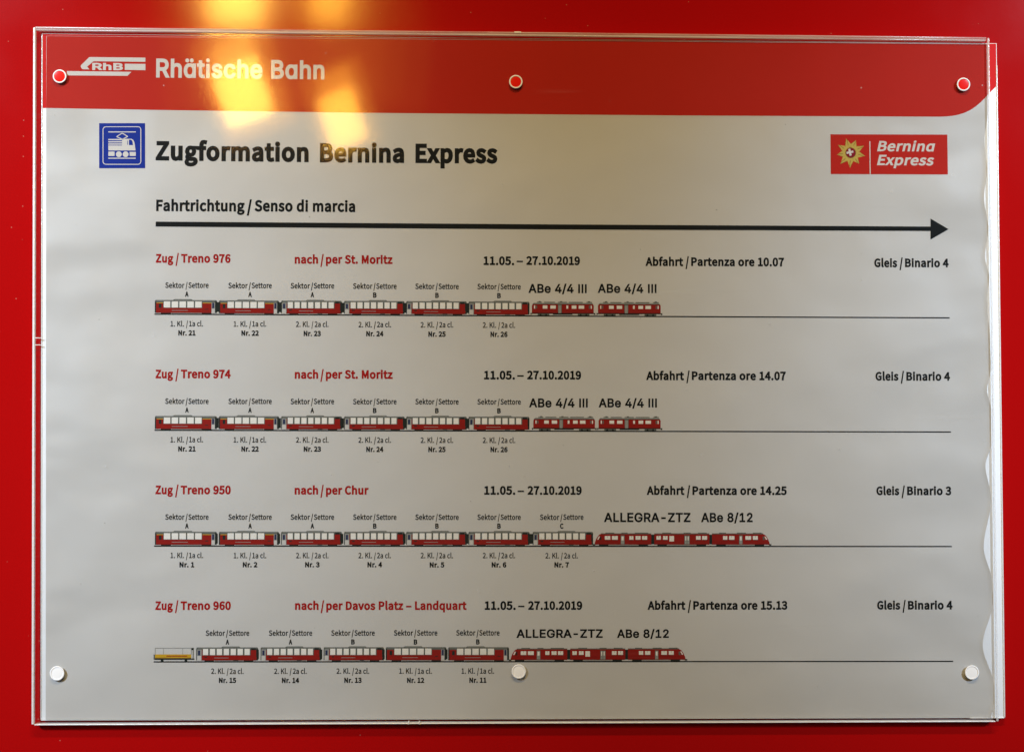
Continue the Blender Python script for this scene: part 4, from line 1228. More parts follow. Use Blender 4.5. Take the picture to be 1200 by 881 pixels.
mb = MB()
text(mb, 'Zug', 'h', 18, -246.2, -235.5, 31.9, 5.09, D_INK, INK_RED)
text(mb, '/', 'h', 28, -234.1, -232.1, 31.4, 5.78, D_INK, INK_RED)
text(mb, 'Treno 974', 'h', 18, -230.7, -200.2, 32.0, 5.09, D_INK, INK_RED)
mb.build('train_number', poster, 'red train number 974')

mb = MB()
text(mb, 'nach', 'h', 18, -160.9, -146.5, 31.9, 5.1, D_INK, INK_RED)
text(mb, '/', 'h', 28, -145.2, -143.1, 31.4, 5.79, D_INK, INK_RED)
text(mb, 'per St. Moritz', 'h', 18, -141.8, -100.7, 32.0, 5.1, D_INK, INK_RED)
mb.build('destination', poster, 'red destination of train 974')

mb = MB()
text(mb, '11.05.', 'h', 18, -44.3, -25.2, 31.8, 5.11, D_INK, INK)
text(mb, '–', 'h', 14, -23.8, -19.8, 31.9, 5.12, D_INK, INK)
text(mb, '27.10.2019', 'h', 18, -17.8, 15.8, 31.9, 5.12, D_INK, INK)
mb.build('dates', poster, 'date range of train 974')

mb = MB()
text(mb, 'Abfahrt', 'h', 18, 56.1, 79.7, 31.7, 5.13, D_INK, INK)
text(mb, '/', 'h', 28, 81.1, 83.2, 31.2, 5.83, D_INK, INK)
text(mb, 'Partenza ore 14.07', 'h', 18, 84.5, 143.1, 31.8, 5.14, D_INK, INK)
mb.build('departure_time', poster, 'departure time of train 974')

mb = MB()
text(mb, 'Gleis', 'h', 18, 199.1, 213.5, 31.8, 5.15, D_INK, INK)
text(mb, '/', 'h', 28, 214.9, 217.0, 31.3, 5.85, D_INK, INK)
text(mb, 'Binario 4', 'h', 18, 218.4, 245.8, 31.8, 5.16, D_INK, INK)
mb.build('platform', poster, 'platform of train 974')

mb = MB()
text(mb, 'Zug', 'h', 18, -245.6, -234.9, -39.1, 5.07, D_INK, INK_RED)
text(mb, '/', 'h', 28, -233.6, -231.5, -39.6, 5.75, D_INK, INK_RED)
text(mb, 'Treno 950', 'h', 18, -230.2, -199.6, -39.1, 5.07, D_INK, INK_RED)
mb.build('train_number', poster, 'red train number 950')

mb = MB()
text(mb, 'nach', 'h', 18, -160.5, -146.1, -39.2, 5.08, D_INK, INK_RED)
text(mb, '/', 'h', 28, -144.7, -142.7, -39.7, 5.76, D_INK, INK_RED)
text(mb, 'per Chur', 'h', 18, -141.3, -115.1, -39.2, 5.08, D_INK, INK_RED)
mb.build('destination', poster, 'red destination of train 950')

mb = MB()
text(mb, '11.05.', 'h', 18, -44.0, -24.8, -39.2, 5.09, D_INK, INK)
text(mb, '–', 'h', 14, -23.4, -19.4, -39.2, 5.09, D_INK, INK)
text(mb, '27.10.2019', 'h', 18, -17.4, 16.2, -39.2, 5.1, D_INK, INK)
mb.build('dates', poster, 'date range of train 950')

mb = MB()
text(mb, 'Abfahrt', 'h', 18, 56.4, 79.9, -39.2, 5.11, D_INK, INK)
text(mb, '/', 'h', 28, 81.3, 83.4, -39.7, 5.79, D_INK, INK)
text(mb, 'Partenza ore 14.25', 'h', 18, 84.8, 143.4, -39.2, 5.11, D_INK, INK)
mb.build('departure_time', poster, 'departure time of train 950')

mb = MB()
text(mb, 'Gleis', 'h', 18, 199.3, 213.6, -39.2, 5.12, D_INK, INK)
text(mb, '/', 'h', 28, 215.0, 217.1, -39.7, 5.82, D_INK, INK)
text(mb, 'Binario 3', 'h', 18, 218.5, 246.1, -39.2, 5.12, D_INK, INK)
mb.build('platform', poster, 'platform of train 950')

mb = MB()
text(mb, 'Zug', 'h', 18, -245.0, -234.3, -109.7, 5.05, D_INK, INK_RED)
text(mb, '/', 'h', 28, -233.0, -231.0, -110.2, 5.72, D_INK, INK_RED)
text(mb, 'Treno 960', 'h', 18, -229.6, -199.0, -109.7, 5.04, D_INK, INK_RED)
mb.build('train_number', poster, 'red train number 960')

mb = MB()
text(mb, 'nach', 'h', 18, -159.8, -145.4, -109.7, 5.05, D_INK, INK_RED)
text(mb, '/', 'h', 28, -144.1, -142.0, -110.3, 5.74, D_INK, INK_RED)
text(mb, 'per Davos Platz – Landquart', 'h', 18, -140.7, -54.6, -109.8, 5.06, D_INK, INK_RED)
mb.build('destination', poster, 'red destination of train 960')

mb = MB()
text(mb, '11.05.', 'h', 18, -43.5, -24.4, -109.8, 5.07, D_INK, INK)
text(mb, '–', 'h', 14, -22.9, -19.0, -109.8, 5.08, D_INK, INK)
text(mb, '27.10.2019', 'h', 18, -16.9, 16.6, -109.8, 5.07, D_INK, INK)
mb.build('dates', poster, 'date range of train 960')

mb = MB()
text(mb, 'Abfahrt', 'h', 18, 56.9, 80.4, -109.8, 5.08, D_INK, INK)
text(mb, '/', 'h', 28, 81.8, 83.8, -110.4, 5.77, D_INK, INK)
text(mb, 'Partenza ore 15.13', 'h', 18, 85.2, 143.6, -109.8, 5.08, D_INK, INK)
mb.build('departure_time', poster, 'departure time of train 960')

mb = MB()
text(mb, 'Gleis', 'h', 18, 199.4, 213.8, -109.8, 5.1, D_INK, INK)
text(mb, '/', 'h', 28, 215.2, 217.2, -110.4, 5.79, D_INK, INK)
text(mb, 'Binario 4', 'h', 18, 218.6, 246.4, -109.8, 5.1, D_INK, INK)
mb.build('platform', poster, 'platform of train 960')

# train 976
mb = MB()
mb.line((-247.2, 71.2), (245.8, 70.8), 0.75, D_INK + 0.02, INK)
mb.rect(-209.2, -207.3, 72.7, 78.8, D_INK + 0.01, D_DARK)
mb.rect(-171.0, -169.2, 72.7, 78.8, D_INK + 0.01, D_DARK)
mb.rect(-132.3, -130.5, 72.7, 78.7, D_INK + 0.01, D_DARK)
mb.rect(-93.8, -92.2, 72.6, 78.7, D_INK + 0.01, D_DARK)
mb.rect(-55.4, -53.7, 72.6, 78.7, D_INK + 0.01, D_DARK)
drawing = mb.build('train_drawing', poster, 'drawing of train 976 standing on its long track line')
wagon_first(-247.0, -209.0, 71.0, drawing, True)
mb = MB()
text(mb, 'Sektor', 'h', 11, -240.8, -229.0, 87.4, 3.32, D_INK, INK)
text(mb, '/', 'h', 20, -228.3, -227.1, 87.2, 3.63, D_INK, INK)
text(mb, 'Settore', 'h', 11, -226.6, -214.2, 87.5, 3.32, D_INK, INK)
text(mb, 'A', 'h', 20, -228.6, -226.4, 82.1, 3.06, D_INK, INK)
mb.build('sector_caption', drawing)

mb = MB()
text(mb, '1. Kl.', 'h', 9, -237.3, -229.1, 63.7, 3.26, D_INK, INK)
text(mb, '/', 'h', 18, -227.8, -226.7, 63.5, 3.58, D_INK, INK)
text(mb, '1a cl.', 'h', 9, -225.9, -217.4, 63.8, 3.26, D_INK, INK)
text(mb, 'Nr. 21', 'h', 20, -232.5, -222.0, 58.2, 3.11, D_INK, INK)
mb.build('class_caption', drawing)

wagon_first(-207.7, -170.9, 70.9, drawing, True)
mb = MB()
text(mb, 'Sektor', 'h', 11, -202.1, -190.2, 87.4, 3.32, D_INK, INK)
text(mb, '/', 'h', 20, -189.6, -188.3, 87.1, 3.64, D_INK, INK)
text(mb, 'Settore', 'h', 11, -187.8, -175.4, 87.5, 3.33, D_INK, INK)
text(mb, 'A', 'h', 20, -189.8, -187.6, 82.1, 3.06, D_INK, INK)
mb.build('sector_caption', drawing)

mb = MB()
text(mb, '1. Kl.', 'h', 9, -198.6, -190.3, 63.7, 3.26, D_INK, INK)
text(mb, '/', 'h', 18, -189.1, -187.9, 63.4, 3.58, D_INK, INK)
text(mb, '1a cl.', 'h', 9, -187.2, -178.6, 63.8, 3.27, D_INK, INK)
text(mb, 'Nr. 22', 'h', 20, -193.8, -183.2, 58.2, 3.1, D_INK, INK)
mb.build('class_caption', drawing)

wagon_second(-169.5, -132.2, 70.9, drawing)
mb = MB()
text(mb, 'Sektor', 'h', 11, -163.8, -151.9, 87.4, 3.33, D_INK, INK)
text(mb, '/', 'h', 20, -151.3, -150.0, 87.1, 3.65, D_INK, INK)
text(mb, 'Settore', 'h', 11, -149.6, -137.0, 87.5, 3.32, D_INK, INK)
text(mb, 'A', 'h', 20, -151.5, -149.3, 82.1, 3.07, D_INK, INK)
mb.build('sector_caption', drawing)

mb = MB()
text(mb, '2. Kl.', 'h', 9, -160.4, -152.1, 63.7, 3.26, D_INK, INK)
text(mb, '/', 'h', 18, -150.8, -149.7, 63.4, 3.58, D_INK, INK)
text(mb, '2a cl.', 'h', 9, -148.9, -140.3, 63.7, 3.27, D_INK, INK)
text(mb, 'Nr. 23', 'h', 20, -155.6, -145.0, 58.1, 3.11, D_INK, INK)
mb.build('class_caption', drawing)

wagon_second(-130.8, -93.6, 70.9, drawing)
mb = MB()
text(mb, 'Sektor', 'h', 11, -125.4, -113.4, 87.4, 3.33, D_INK, INK)
text(mb, '/', 'h', 20, -112.8, -111.5, 87.1, 3.65, D_INK, INK)
text(mb, 'Settore', 'h', 11, -111.1, -98.5, 87.4, 3.33, D_INK, INK)
text(mb, 'B', 'h', 20, -113.0, -110.8, 82.0, 3.06, D_INK, INK)
mb.build('sector_caption', drawing)

mb = MB()
text(mb, '2. Kl.', 'h', 9, -121.9, -113.6, 63.6, 3.28, D_INK, INK)
text(mb, '/', 'h', 18, -112.4, -111.2, 63.4, 3.59, D_INK, INK)
text(mb, '2a cl.', 'h', 9, -110.5, -101.8, 63.7, 3.27, D_INK, INK)
text(mb, 'Nr. 24', 'h', 20, -117.1, -106.5, 58.1, 3.11, D_INK, INK)
mb.build('class_caption', drawing)

wagon_second(-92.5, -55.1, 70.9, drawing)
mb = MB()
text(mb, 'Sektor', 'h', 11, -87.0, -75.0, 87.4, 3.33, D_INK, INK)
text(mb, '/', 'h', 20, -74.4, -73.1, 87.1, 3.65, D_INK, INK)
text(mb, 'Settore', 'h', 11, -72.6, -60.1, 87.4, 3.33, D_INK, INK)
text(mb, 'B', 'h', 20, -74.6, -72.4, 82.0, 3.06, D_INK, INK)
mb.build('sector_caption', drawing)

mb = MB()
text(mb, '2. Kl.', 'h', 9, -83.6, -75.2, 63.6, 3.28, D_INK, INK)
text(mb, '/', 'h', 18, -74.0, -72.8, 63.3, 3.59, D_INK, INK)
text(mb, '2a cl.', 'h', 9, -72.1, -63.4, 63.7, 3.27, D_INK, INK)
text(mb, 'Nr. 25', 'h', 20, -78.8, -68.1, 58.0, 3.12, D_INK, INK)
mb.build('class_caption', drawing)

wagon_second(-54.0, -16.3, 70.8, drawing)
mb = MB()
text(mb, 'Sektor', 'h', 11, -48.6, -36.6, 87.4, 3.34, D_INK, INK)
text(mb, '/', 'h', 20, -36.0, -34.8, 87.1, 3.65, D_INK, INK)
text(mb, 'Settore', 'h', 11, -34.3, -21.7, 87.4, 3.34, D_INK, INK)
text(mb, 'B', 'h', 20, -36.3, -34.0, 82.0, 3.07, D_INK, INK)
mb.build('sector_caption', drawing)

mb = MB()
text(mb, '2. Kl.', 'h', 9, -45.2, -36.9, 63.6, 3.28, D_INK, INK)
text(mb, '/', 'h', 18, -35.6, -34.5, 63.3, 3.59, D_INK, INK)
text(mb, '2a cl.', 'h', 9, -33.7, -25.1, 63.6, 3.28, D_INK, INK)
text(mb, 'Nr. 26', 'h', 20, -40.4, -29.8, 58.0, 3.11, D_INK, INK)
mb.build('class_caption', drawing)

locomotive(-15.0, 23.8, 70.9, drawing)
locomotive(26.0, 65.4, 70.9, drawing)
mb = MB()
text(mb, 'ABe 4/4 III', 'g', 26, -17.0, 19.2, 85.4, 5.4, D_INK, INK)
mb.build('type_caption', drawing)

mb = MB()
text(mb, 'ABe 4/4 III', 'g', 26, 26.0, 62.6, 85.6, 5.41, D_INK, INK)
mb.build('type_caption', drawing)

# train 974
mb = MB()
mb.line((-246.5, -0.1), (246.1, -0.2), 0.75, D_INK + 0.02, INK)
mb.rect(-209.2, -207.3, 1.4, 7.5, D_INK + 0.01, D_DARK)
mb.rect(-171.0, -169.2, 1.4, 7.5, D_INK + 0.01, D_DARK)
mb.rect(-132.3, -130.5, 1.4, 7.5, D_INK + 0.01, D_DARK)
mb.rect(-93.8, -92.2, 1.4, 7.5, D_INK + 0.01, D_DARK)
mb.rect(-55.4, -53.7, 1.4, 7.5, D_INK + 0.01, D_DARK)
drawing = mb.build('train_drawing', poster, 'drawing of train 974 standing on its long track line')
wagon_first(-246.3, -208.5, -0.3, drawing, True)
mb = MB()
text(mb, 'Sektor', 'h', 11, -240.2, -228.3, 16.1, 3.3, D_INK, INK)
text(mb, '/', 'h', 20, -227.7, -226.4, 15.8, 3.61, D_INK, INK)
text(mb, 'Settore', 'h', 11, -226.0, -213.6, 16.1, 3.31, D_INK, INK)
text(mb, 'A', 'h', 20, -227.9, -225.7, 10.8, 3.04, D_INK, INK)
mb.build('sector_caption', drawing)

mb = MB()
text(mb, '1. Kl.', 'h', 9, -236.7, -228.4, -7.5, 3.25, D_INK, INK)
text(mb, '/', 'h', 18, -227.2, -226.0, -7.8, 3.56, D_INK, INK)
text(mb, '1a cl.', 'h', 9, -225.3, -216.8, -7.4, 3.24, D_INK, INK)
text(mb, 'Nr. 21', 'h', 20, -231.9, -221.3, -13.0, 3.09, D_INK, INK)
mb.build('class_caption', drawing)

wagon_first(-207.2, -170.4, -0.3, drawing, True)
mb = MB()
text(mb, 'Sektor', 'h', 11, -201.5, -189.7, 16.1, 3.31, D_INK, INK)
text(mb, '/', 'h', 20, -189.0, -187.8, 15.8, 3.62, D_INK, INK)
text(mb, 'Settore', 'h', 11, -187.3, -174.9, 16.2, 3.3, D_INK, INK)
text(mb, 'A', 'h', 20, -189.3, -187.1, 10.8, 3.04, D_INK, INK)
mb.build('sector_caption', drawing)

mb = MB()
text(mb, '1. Kl.', 'h', 9, -198.1, -189.8, -7.5, 3.25, D_INK, INK)
text(mb, '/', 'h', 18, -188.6, -187.4, -7.8, 3.57, D_INK, INK)
text(mb, '1a cl.', 'h', 9, -186.7, -178.1, -7.5, 3.25, D_INK, INK)
text(mb, 'Nr. 22', 'h', 20, -193.3, -182.7, -13.0, 3.09, D_INK, INK)
mb.build('class_caption', drawing)

wagon_second(-169.0, -131.8, -0.3, drawing)
mb = MB()
text(mb, 'Sektor', 'h', 11, -163.4, -151.5, 16.1, 3.31, D_INK, INK)
text(mb, '/', 'h', 20, -150.8, -149.6, 15.8, 3.62, D_INK, INK)
text(mb, 'Settore', 'h', 11, -149.1, -136.6, 16.2, 3.31, D_INK, INK)
text(mb, 'A', 'h', 20, -151.1, -148.9, 10.8, 3.05, D_INK, INK)
mb.build('sector_caption', drawing)

mb = MB()
text(mb, '2. Kl.', 'h', 9, -159.9, -151.6, -7.5, 3.25, D_INK, INK)
text(mb, '/', 'h', 18, -150.4, -149.2, -7.8, 3.57, D_INK, INK)
text(mb, '2a cl.', 'h', 9, -148.5, -139.9, -7.5, 3.25, D_INK, INK)
text(mb, 'Nr. 23', 'h', 20, -155.1, -144.5, -13.0, 3.09, D_INK, INK)
mb.build('class_caption', drawing)

wagon_second(-130.4, -93.2, -0.3, drawing)
mb = MB()
text(mb, 'Sektor', 'h', 11, -125.0, -113.1, 16.1, 3.32, D_INK, INK)
text(mb, '/', 'h', 20, -112.4, -111.2, 15.8, 3.63, D_INK, INK)
text(mb, 'Settore', 'h', 11, -110.7, -98.2, 16.2, 3.31, D_INK, INK)
text(mb, 'B', 'h', 20, -112.7, -110.5, 10.8, 3.05, D_INK, INK)
mb.build('sector_caption', drawing)

mb = MB()
text(mb, '2. Kl.', 'h', 9, -121.6, -113.3, -7.5, 3.25, D_INK, INK)
text(mb, '/', 'h', 18, -112.0, -110.8, -7.8, 3.57, D_INK, INK)
text(mb, '2a cl.', 'h', 9, -110.1, -101.5, -7.5, 3.25, D_INK, INK)
text(mb, 'Nr. 24', 'h', 20, -116.7, -106.2, -13.1, 3.1, D_INK, INK)
mb.build('class_caption', drawing)

wagon_second(-92.2, -54.9, -0.3, drawing)
mb = MB()
text(mb, 'Sektor', 'h', 11, -86.7, -74.8, 16.2, 3.31, D_INK, INK)
text(mb, '/', 'h', 20, -74.1, -72.9, 15.9, 3.63, D_INK, INK)
text(mb, 'Settore', 'h', 11, -72.4, -59.9, 16.2, 3.32, D_INK, INK)
text(mb, 'B', 'h', 20, -74.4, -72.2, 10.8, 3.05, D_INK, INK)
mb.build('sector_caption', drawing)

mb = MB()
text(mb, '2. Kl.', 'h', 9, -83.3, -75.0, -7.5, 3.25, D_INK, INK)
text(mb, '/', 'h', 18, -73.7, -72.6, -7.8, 3.57, D_INK, INK)
text(mb, '2a cl.', 'h', 9, -71.8, -63.2, -7.5, 3.26, D_INK, INK)
text(mb, 'Nr. 25', 'h', 20, -78.5, -67.9, -13.1, 3.1, D_INK, INK)
mb.build('class_caption', drawing)

wagon_second(-53.8, -16.2, -0.3, drawing)
mb = MB()
text(mb, 'Sektor', 'h', 11, -48.4, -36.5, 16.2, 3.32, D_INK, INK)
text(mb, '/', 'h', 20, -35.8, -34.6, 15.9, 3.64, D_INK, INK)
text(mb, 'Settore', 'h', 11, -34.1, -21.5, 16.2, 3.32, D_INK, INK)
text(mb, 'B', 'h', 20, -36.1, -33.9, 10.8, 3.06, D_INK, INK)
mb.build('sector_caption', drawing)

mb = MB()
text(mb, '2. Kl.', 'h', 9, -45.0, -36.7, -7.5, 3.26, D_INK, INK)
text(mb, '/', 'h', 18, -35.5, -34.3, -7.8, 3.58, D_INK, INK)
text(mb, '2a cl.', 'h', 9, -33.6, -24.9, -7.5, 3.27, D_INK, INK)
text(mb, 'Nr. 26', 'h', 20, -40.2, -29.6, -13.1, 3.1, D_INK, INK)
mb.build('class_caption', drawing)

locomotive(-14.0, 24.6, -0.2, drawing)
locomotive(26.4, 65.3, -0.2, drawing)
mb = MB()
text(mb, 'ABe 4/4 III', 'g', 26, -16.5, 19.9, 14.6, 5.38, D_INK, INK)
mb.build('type_caption', drawing)

mb = MB()
text(mb, 'ABe 4/4 III', 'g', 26, 26.6, 62.8, 14.7, 5.38, D_INK, INK)
mb.build('type_caption', drawing)

# train 950
mb = MB()
mb.line((-246.1, -70.9), (246.2, -71.1), 0.75, D_INK + 0.02, INK)
mb.rect(-209.2, -207.3, -69.4, -63.4, D_INK + 0.01, D_DARK)
mb.rect(-171.0, -169.2, -69.4, -63.4, D_INK + 0.01, D_DARK)
mb.rect(-132.3, -130.5, -69.4, -63.4, D_INK + 0.01, D_DARK)
mb.rect(-93.8, -92.2, -69.4, -63.4, D_INK + 0.01, D_DARK)
mb.rect(-55.4, -53.7, -69.4, -63.4, D_INK + 0.01, D_DARK)
mb.rect(-16.6, -13.9, -69.4, -63.4, D_INK + 0.01, D_DARK)
drawing = mb.build('train_drawing', poster, 'drawing of train 950 standing on its long track line')
wagon_first(-245.6, -207.9, -71.1, drawing, True)
mb = MB()
text(mb, 'Sektor', 'h', 11, -239.5, -227.7, -54.8, 3.29, D_INK, INK)
text(mb, '/', 'h', 20, -227.1, -225.8, -55.1, 3.6, D_INK, INK)
text(mb, 'Settore', 'h', 11, -225.4, -213.0, -54.8, 3.29, D_INK, INK)
text(mb, 'A', 'h', 20, -227.3, -225.1, -60.1, 3.03, D_INK, INK)
mb.build('sector_caption', drawing)

mb = MB()
text(mb, '1. Kl.', 'h', 9, -236.0, -227.8, -78.2, 3.23, D_INK, INK)
text(mb, '/', 'h', 18, -226.6, -225.4, -78.6, 3.54, D_INK, INK)
text(mb, '1a cl.', 'h', 9, -224.7, -216.1, -78.2, 3.23, D_INK, INK)
text(mb, 'Nr. 1', 'h', 20, -230.5, -221.5, -83.8, 3.07, D_INK, INK)
mb.build('class_caption', drawing)

wagon_first(-206.6, -169.9, -71.1, drawing, True)
mb = MB()
text(mb, 'Sektor', 'h', 11, -201.0, -189.1, -54.8, 3.29, D_INK, INK)
text(mb, '/', 'h', 20, -188.5, -187.2, -55.1, 3.61, D_INK, INK)
text(mb, 'Settore', 'h', 11, -186.8, -174.4, -54.8, 3.29, D_INK, INK)
text(mb, 'A', 'h', 20, -188.7, -186.5, -60.1, 3.03, D_INK, INK)
mb.build('sector_caption', drawing)

mb = MB()
text(mb, '1. Kl.', 'h', 9, -197.5, -189.3, -78.3, 3.23, D_INK, INK)
text(mb, '/', 'h', 18, -188.0, -186.9, -78.6, 3.55, D_INK, INK)
text(mb, '1a cl.', 'h', 9, -186.1, -177.6, -78.3, 3.24, D_INK, INK)
text(mb, 'Nr. 2', 'h', 20, -191.9, -183.0, -83.8, 3.07, D_INK, INK)
mb.build('class_caption', drawing)

wagon_second(-168.6, -131.4, -71.1, drawing)
mb = MB()
text(mb, 'Sektor', 'h', 11, -162.9, -151.0, -54.8, 3.29, D_INK, INK)
text(mb, '/', 'h', 20, -150.4, -149.1, -55.1, 3.61, D_INK, INK)
text(mb, 'Settore', 'h', 11, -148.6, -136.2, -54.8, 3.29, D_INK, INK)
text(mb, 'A', 'h', 20, -150.6, -148.4, -60.1, 3.03, D_INK, INK)
mb.build('sector_caption', drawing)

mb = MB()
text(mb, '2. Kl.', 'h', 9, -159.4, -151.2, -78.3, 3.23, D_INK, INK)
text(mb, '/', 'h', 18, -149.9, -148.8, -78.6, 3.56, D_INK, INK)
text(mb, '2a cl.', 'h', 9, -148.0, -139.5, -78.3, 3.24, D_INK, INK)
text(mb, 'Nr. 3', 'h', 20, -153.8, -144.9, -83.8, 3.08, D_INK, INK)
mb.build('class_caption', drawing)

wagon_second(-130.0, -92.9, -71.1, drawing)
mb = MB()
text(mb, 'Sektor', 'h', 11, -124.6, -112.7, -54.8, 3.3, D_INK, INK)
text(mb, '/', 'h', 20, -112.1, -110.8, -55.1, 3.61, D_INK, INK)
text(mb, 'Settore', 'h', 11, -110.4, -97.9, -54.8, 3.3, D_INK, INK)
text(mb, 'B', 'h', 20, -112.3, -110.1, -60.1, 3.04, D_INK, INK)
mb.build('sector_caption', drawing)

mb = MB()
text(mb, '2. Kl.', 'h', 9, -121.2, -112.9, -78.3, 3.24, D_INK, INK)
text(mb, '/', 'h', 18, -111.6, -110.5, -78.6, 3.55, D_INK, INK)
text(mb, '2a cl.', 'h', 9, -109.8, -101.2, -78.3, 3.24, D_INK, INK)
text(mb, 'Nr. 4', 'h', 20, -115.6, -106.6, -83.8, 3.08, D_INK, INK)
mb.build('class_caption', drawing)

wagon_second(-91.9, -54.7, -71.1, drawing)
mb = MB()
text(mb, 'Sektor', 'h', 11, -86.4, -74.5, -54.8, 3.3, D_INK, INK)
text(mb, '/', 'h', 20, -73.8, -72.6, -55.1, 3.62, D_INK, INK)
text(mb, 'Settore', 'h', 11, -72.1, -59.6, -54.8, 3.3, D_INK, INK)
text(mb, 'B', 'h', 20, -74.1, -71.9, -60.1, 3.04, D_INK, INK)
mb.build('sector_caption', drawing)

mb = MB()
text(mb, '2. Kl.', 'h', 9, -83.0, -74.7, -78.3, 3.25, D_INK, INK)
text(mb, '/', 'h', 18, -73.4, -72.3, -78.6, 3.56, D_INK, INK)
text(mb, '2a cl.', 'h', 9, -71.6, -63.0, -78.3, 3.25, D_INK, INK)
text(mb, 'Nr. 5', 'h', 20, -77.4, -68.4, -83.9, 3.08, D_INK, INK)
mb.build('class_caption', drawing)

wagon_second(-53.6, -16.0, -71.1, drawing)
mb = MB()
text(mb, 'Sektor', 'h', 11, -48.2, -36.3, -54.8, 3.3, D_INK, INK)
text(mb, '/', 'h', 20, -35.6, -34.4, -55.1, 3.62, D_INK, INK)
text(mb, 'Settore', 'h', 11, -33.9, -21.4, -54.8, 3.31, D_INK, INK)
text(mb, 'B', 'h', 20, -35.9, -33.7, -60.1, 3.04, D_INK, INK)
mb.build('sector_caption', drawing)

mb = MB()
text(mb, '2. Kl.', 'h', 9, -44.8, -36.5, -78.3, 3.24, D_INK, INK)
text(mb, '/', 'h', 18, -35.3, -34.1, -78.6, 3.56, D_INK, INK)
text(mb, '2a cl.', 'h', 9, -33.4, -24.8, -78.3, 3.25, D_INK, INK)
text(mb, 'Nr. 6', 'h', 20, -39.3, -30.2, -83.9, 3.09, D_INK, INK)
mb.build('class_caption', drawing)

wagon_second(-14.0, 23.2, -71.1, drawing)
mb = MB()
text(mb, 'Sektor', 'h', 11, -9.6, 2.4, -54.8, 3.31, D_INK, INK)
text(mb, '/', 'h', 20, 3.0, 4.3, -55.1, 3.63, D_INK, INK)
text(mb, 'Settore', 'h', 11, 4.8, 17.3, -54.7, 3.31, D_INK, INK)
text(mb, 'C', 'h', 20, 2.8, 5.0, -60.1, 3.05, D_INK, INK)
mb.build('sector_caption', drawing)

mb = MB()
text(mb, '2. Kl.', 'h', 9, -6.2, 2.1, -78.4, 3.25, D_INK, INK)
text(mb, '/', 'h', 18, 3.4, 4.5, -78.7, 3.57, D_INK, INK)
text(mb, '2a cl.', 'h', 9, 5.3, 13.9, -78.4, 3.25, D_INK, INK)
text(mb, 'Nr. 7', 'h', 20, -0.6, 8.4, -83.9, 3.09, D_INK, INK)
mb.build('class_caption', drawing)

railcar(24.2, 132.7, -71.1, drawing)
mb = MB()
text(mb, 'ALLEGRA-ZTZ', 'g', 26, 29.9, 83.6, -56.0, 5.57, D_INK, INK)
mb.build('type_caption', drawing)

mb = MB()
text(mb, 'ABe 8/12', 'g', 26, 90.1, 122.2, -56.0, 5.58, D_INK, INK)
mb.build('type_caption', drawing)

# train 960
mb = MB()
mb.line((-245.7, -141.4), (246.6, -141.9), 0.75, D_INK + 0.02, INK)
mb.rect(-183.9, -181.7, -139.9, -134.0, D_INK + 0.01, D_DARK)
mb.rect(-145.1, -143.0, -140.0, -134.0, D_INK + 0.01, D_DARK)
mb.rect(-106.5, -104.8, -140.0, -134.0, D_INK + 0.01, D_DARK)
mb.rect(-68.0, -66.2, -140.0, -134.0, D_INK + 0.01, D_DARK)
drawing = mb.build('train_drawing', poster, 'drawing of train 960 standing on its long track line')
open_wagon(-245.3, -221.2, -141.6, drawing)
wagon_second(-219.8, -182.2, -141.6, drawing)
mb = MB()
text(mb, 'Sektor', 'h', 11, -214.2, -202.4, -125.6, 3.28, D_INK, INK)
text(mb, '/', 'h', 20, -201.8, -200.5, -125.9, 3.58, D_INK, INK)
text(mb, 'Settore', 'h', 11, -200.0, -187.6, -125.6, 3.27, D_INK, INK)
text(mb, 'A', 'h', 20, -202.0, -199.8, -130.9, 3.01, D_INK, INK)
mb.build('sector_caption', drawing)

mb = MB()
text(mb, '2. Kl.', 'h', 9, -210.7, -202.5, -148.7, 3.21, D_INK, INK)
text(mb, '/', 'h', 18, -201.2, -200.1, -149.1, 3.53, D_INK, INK)
text(mb, '2a cl.', 'h', 9, -199.4, -190.9, -148.8, 3.21, D_INK, INK)
text(mb, 'Nr. 15', 'h', 20, -205.9, -195.4, -154.2, 3.06, D_INK, INK)
mb.build('class_caption', drawing)

wagon_second(-180.6, -143.7, -141.6, drawing)
mb = MB()
text(mb, 'Sektor', 'h', 11, -175.7, -163.9, -125.6, 3.28, D_INK, INK)
text(mb, '/', 'h', 20, -163.3, -162.0, -125.9, 3.59, D_INK, INK)
text(mb, 'Settore', 'h', 11, -161.6, -149.2, -125.6, 3.28, D_INK, INK)
text(mb, 'A', 'h', 20, -163.5, -161.3, -130.9, 3.01, D_INK, INK)
mb.build('sector_caption', drawing)

mb = MB()
text(mb, '2. Kl.', 'h', 9, -172.3, -164.1, -148.8, 3.22, D_INK, INK)
text(mb, '/', 'h', 18, -162.8, -161.7, -149.1, 3.53, D_INK, INK)
text(mb, '2a cl.', 'h', 9, -160.9, -152.4, -148.8, 3.22, D_INK, INK)
text(mb, 'Nr. 14', 'h', 20, -167.5, -157.0, -154.3, 3.07, D_INK, INK)
mb.build('class_caption', drawing)

wagon_second(-142.1, -105.3, -141.6, drawing)
mb = MB()
text(mb, 'Sektor', 'h', 11, -137.6, -125.7, -125.6, 3.28, D_INK, INK)
text(mb, '/', 'h', 20, -125.1, -123.8, -125.9, 3.6, D_INK, INK)
text(mb, 'Settore', 'h', 11, -123.4, -110.9, -125.6, 3.29, D_INK, INK)
text(mb, 'B', 'h', 20, -125.3, -123.1, -130.9, 3.02, D_INK, INK)
mb.build('sector_caption', drawing)

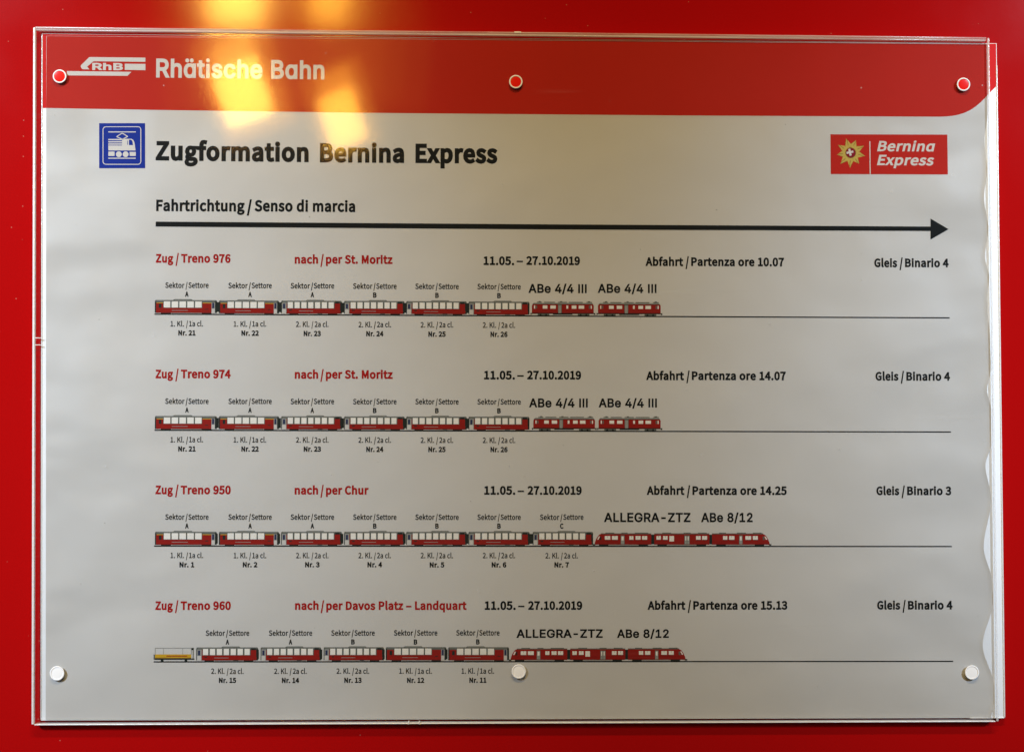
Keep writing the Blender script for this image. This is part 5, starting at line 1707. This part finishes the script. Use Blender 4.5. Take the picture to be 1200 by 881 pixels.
mb = MB()
text(mb, '2. Kl.', 'h', 9, -134.2, -125.9, -148.8, 3.22, D_INK, INK)
text(mb, '/', 'h', 18, -124.6, -123.5, -149.1, 3.54, D_INK, INK)
text(mb, '2a cl.', 'h', 9, -122.8, -114.2, -148.8, 3.22, D_INK, INK)
text(mb, 'Nr. 13', 'h', 20, -129.4, -118.8, -154.3, 3.07, D_INK, INK)
mb.build('class_caption', drawing)

wagon_first(-104.1, -67.0, -141.6, drawing, False)
mb = MB()
text(mb, 'Sektor', 'h', 11, -99.2, -87.4, -125.6, 3.28, D_INK, INK)
text(mb, '/', 'h', 20, -86.7, -85.5, -125.9, 3.6, D_INK, INK)
text(mb, 'Settore', 'h', 11, -85.0, -72.5, -125.6, 3.28, D_INK, INK)
text(mb, 'B', 'h', 20, -87.0, -84.8, -131.0, 3.03, D_INK, INK)
mb.build('sector_caption', drawing)

mb = MB()
text(mb, '1. Kl.', 'h', 9, -95.8, -87.6, -148.8, 3.23, D_INK, INK)
text(mb, '/', 'h', 18, -86.3, -85.2, -149.2, 3.54, D_INK, INK)
text(mb, '1a cl.', 'h', 9, -84.4, -75.8, -148.9, 3.23, D_INK, INK)
text(mb, 'Nr. 12', 'h', 20, -91.0, -80.5, -154.4, 3.07, D_INK, INK)
mb.build('class_caption', drawing)

wagon_first(-65.8, -28.5, -141.7, drawing, False)
mb = MB()
text(mb, 'Sektor', 'h', 11, -61.0, -49.1, -125.6, 3.29, D_INK, INK)
text(mb, '/', 'h', 20, -48.5, -47.2, -126.0, 3.6, D_INK, INK)
text(mb, 'Settore', 'h', 11, -46.8, -34.3, -125.6, 3.29, D_INK, INK)
text(mb, 'B', 'h', 20, -48.7, -46.5, -131.0, 3.03, D_INK, INK)
mb.build('sector_caption', drawing)

mb = MB()
text(mb, '1. Kl.', 'h', 9, -57.6, -49.4, -148.9, 3.23, D_INK, INK)
text(mb, '/', 'h', 18, -48.1, -47.0, -149.2, 3.54, D_INK, INK)
text(mb, '1a cl.', 'h', 9, -46.2, -37.6, -148.9, 3.23, D_INK, INK)
text(mb, 'Nr. 11', 'h', 20, -52.8, -42.3, -154.4, 3.07, D_INK, INK)
mb.build('class_caption', drawing)

railcar(-27.5, 80.4, -141.7, drawing)
mb = MB()
text(mb, 'ALLEGRA-ZTZ', 'g', 26, -24.0, 29.2, -127.0, 5.07, D_INK, INK)
mb.build('type_caption', drawing)

mb = MB()
text(mb, 'ABe 8/12', 'g', 26, 38.0, 70.1, -127.1, 5.08, D_INK, INK)
mb.build('type_caption', drawing)
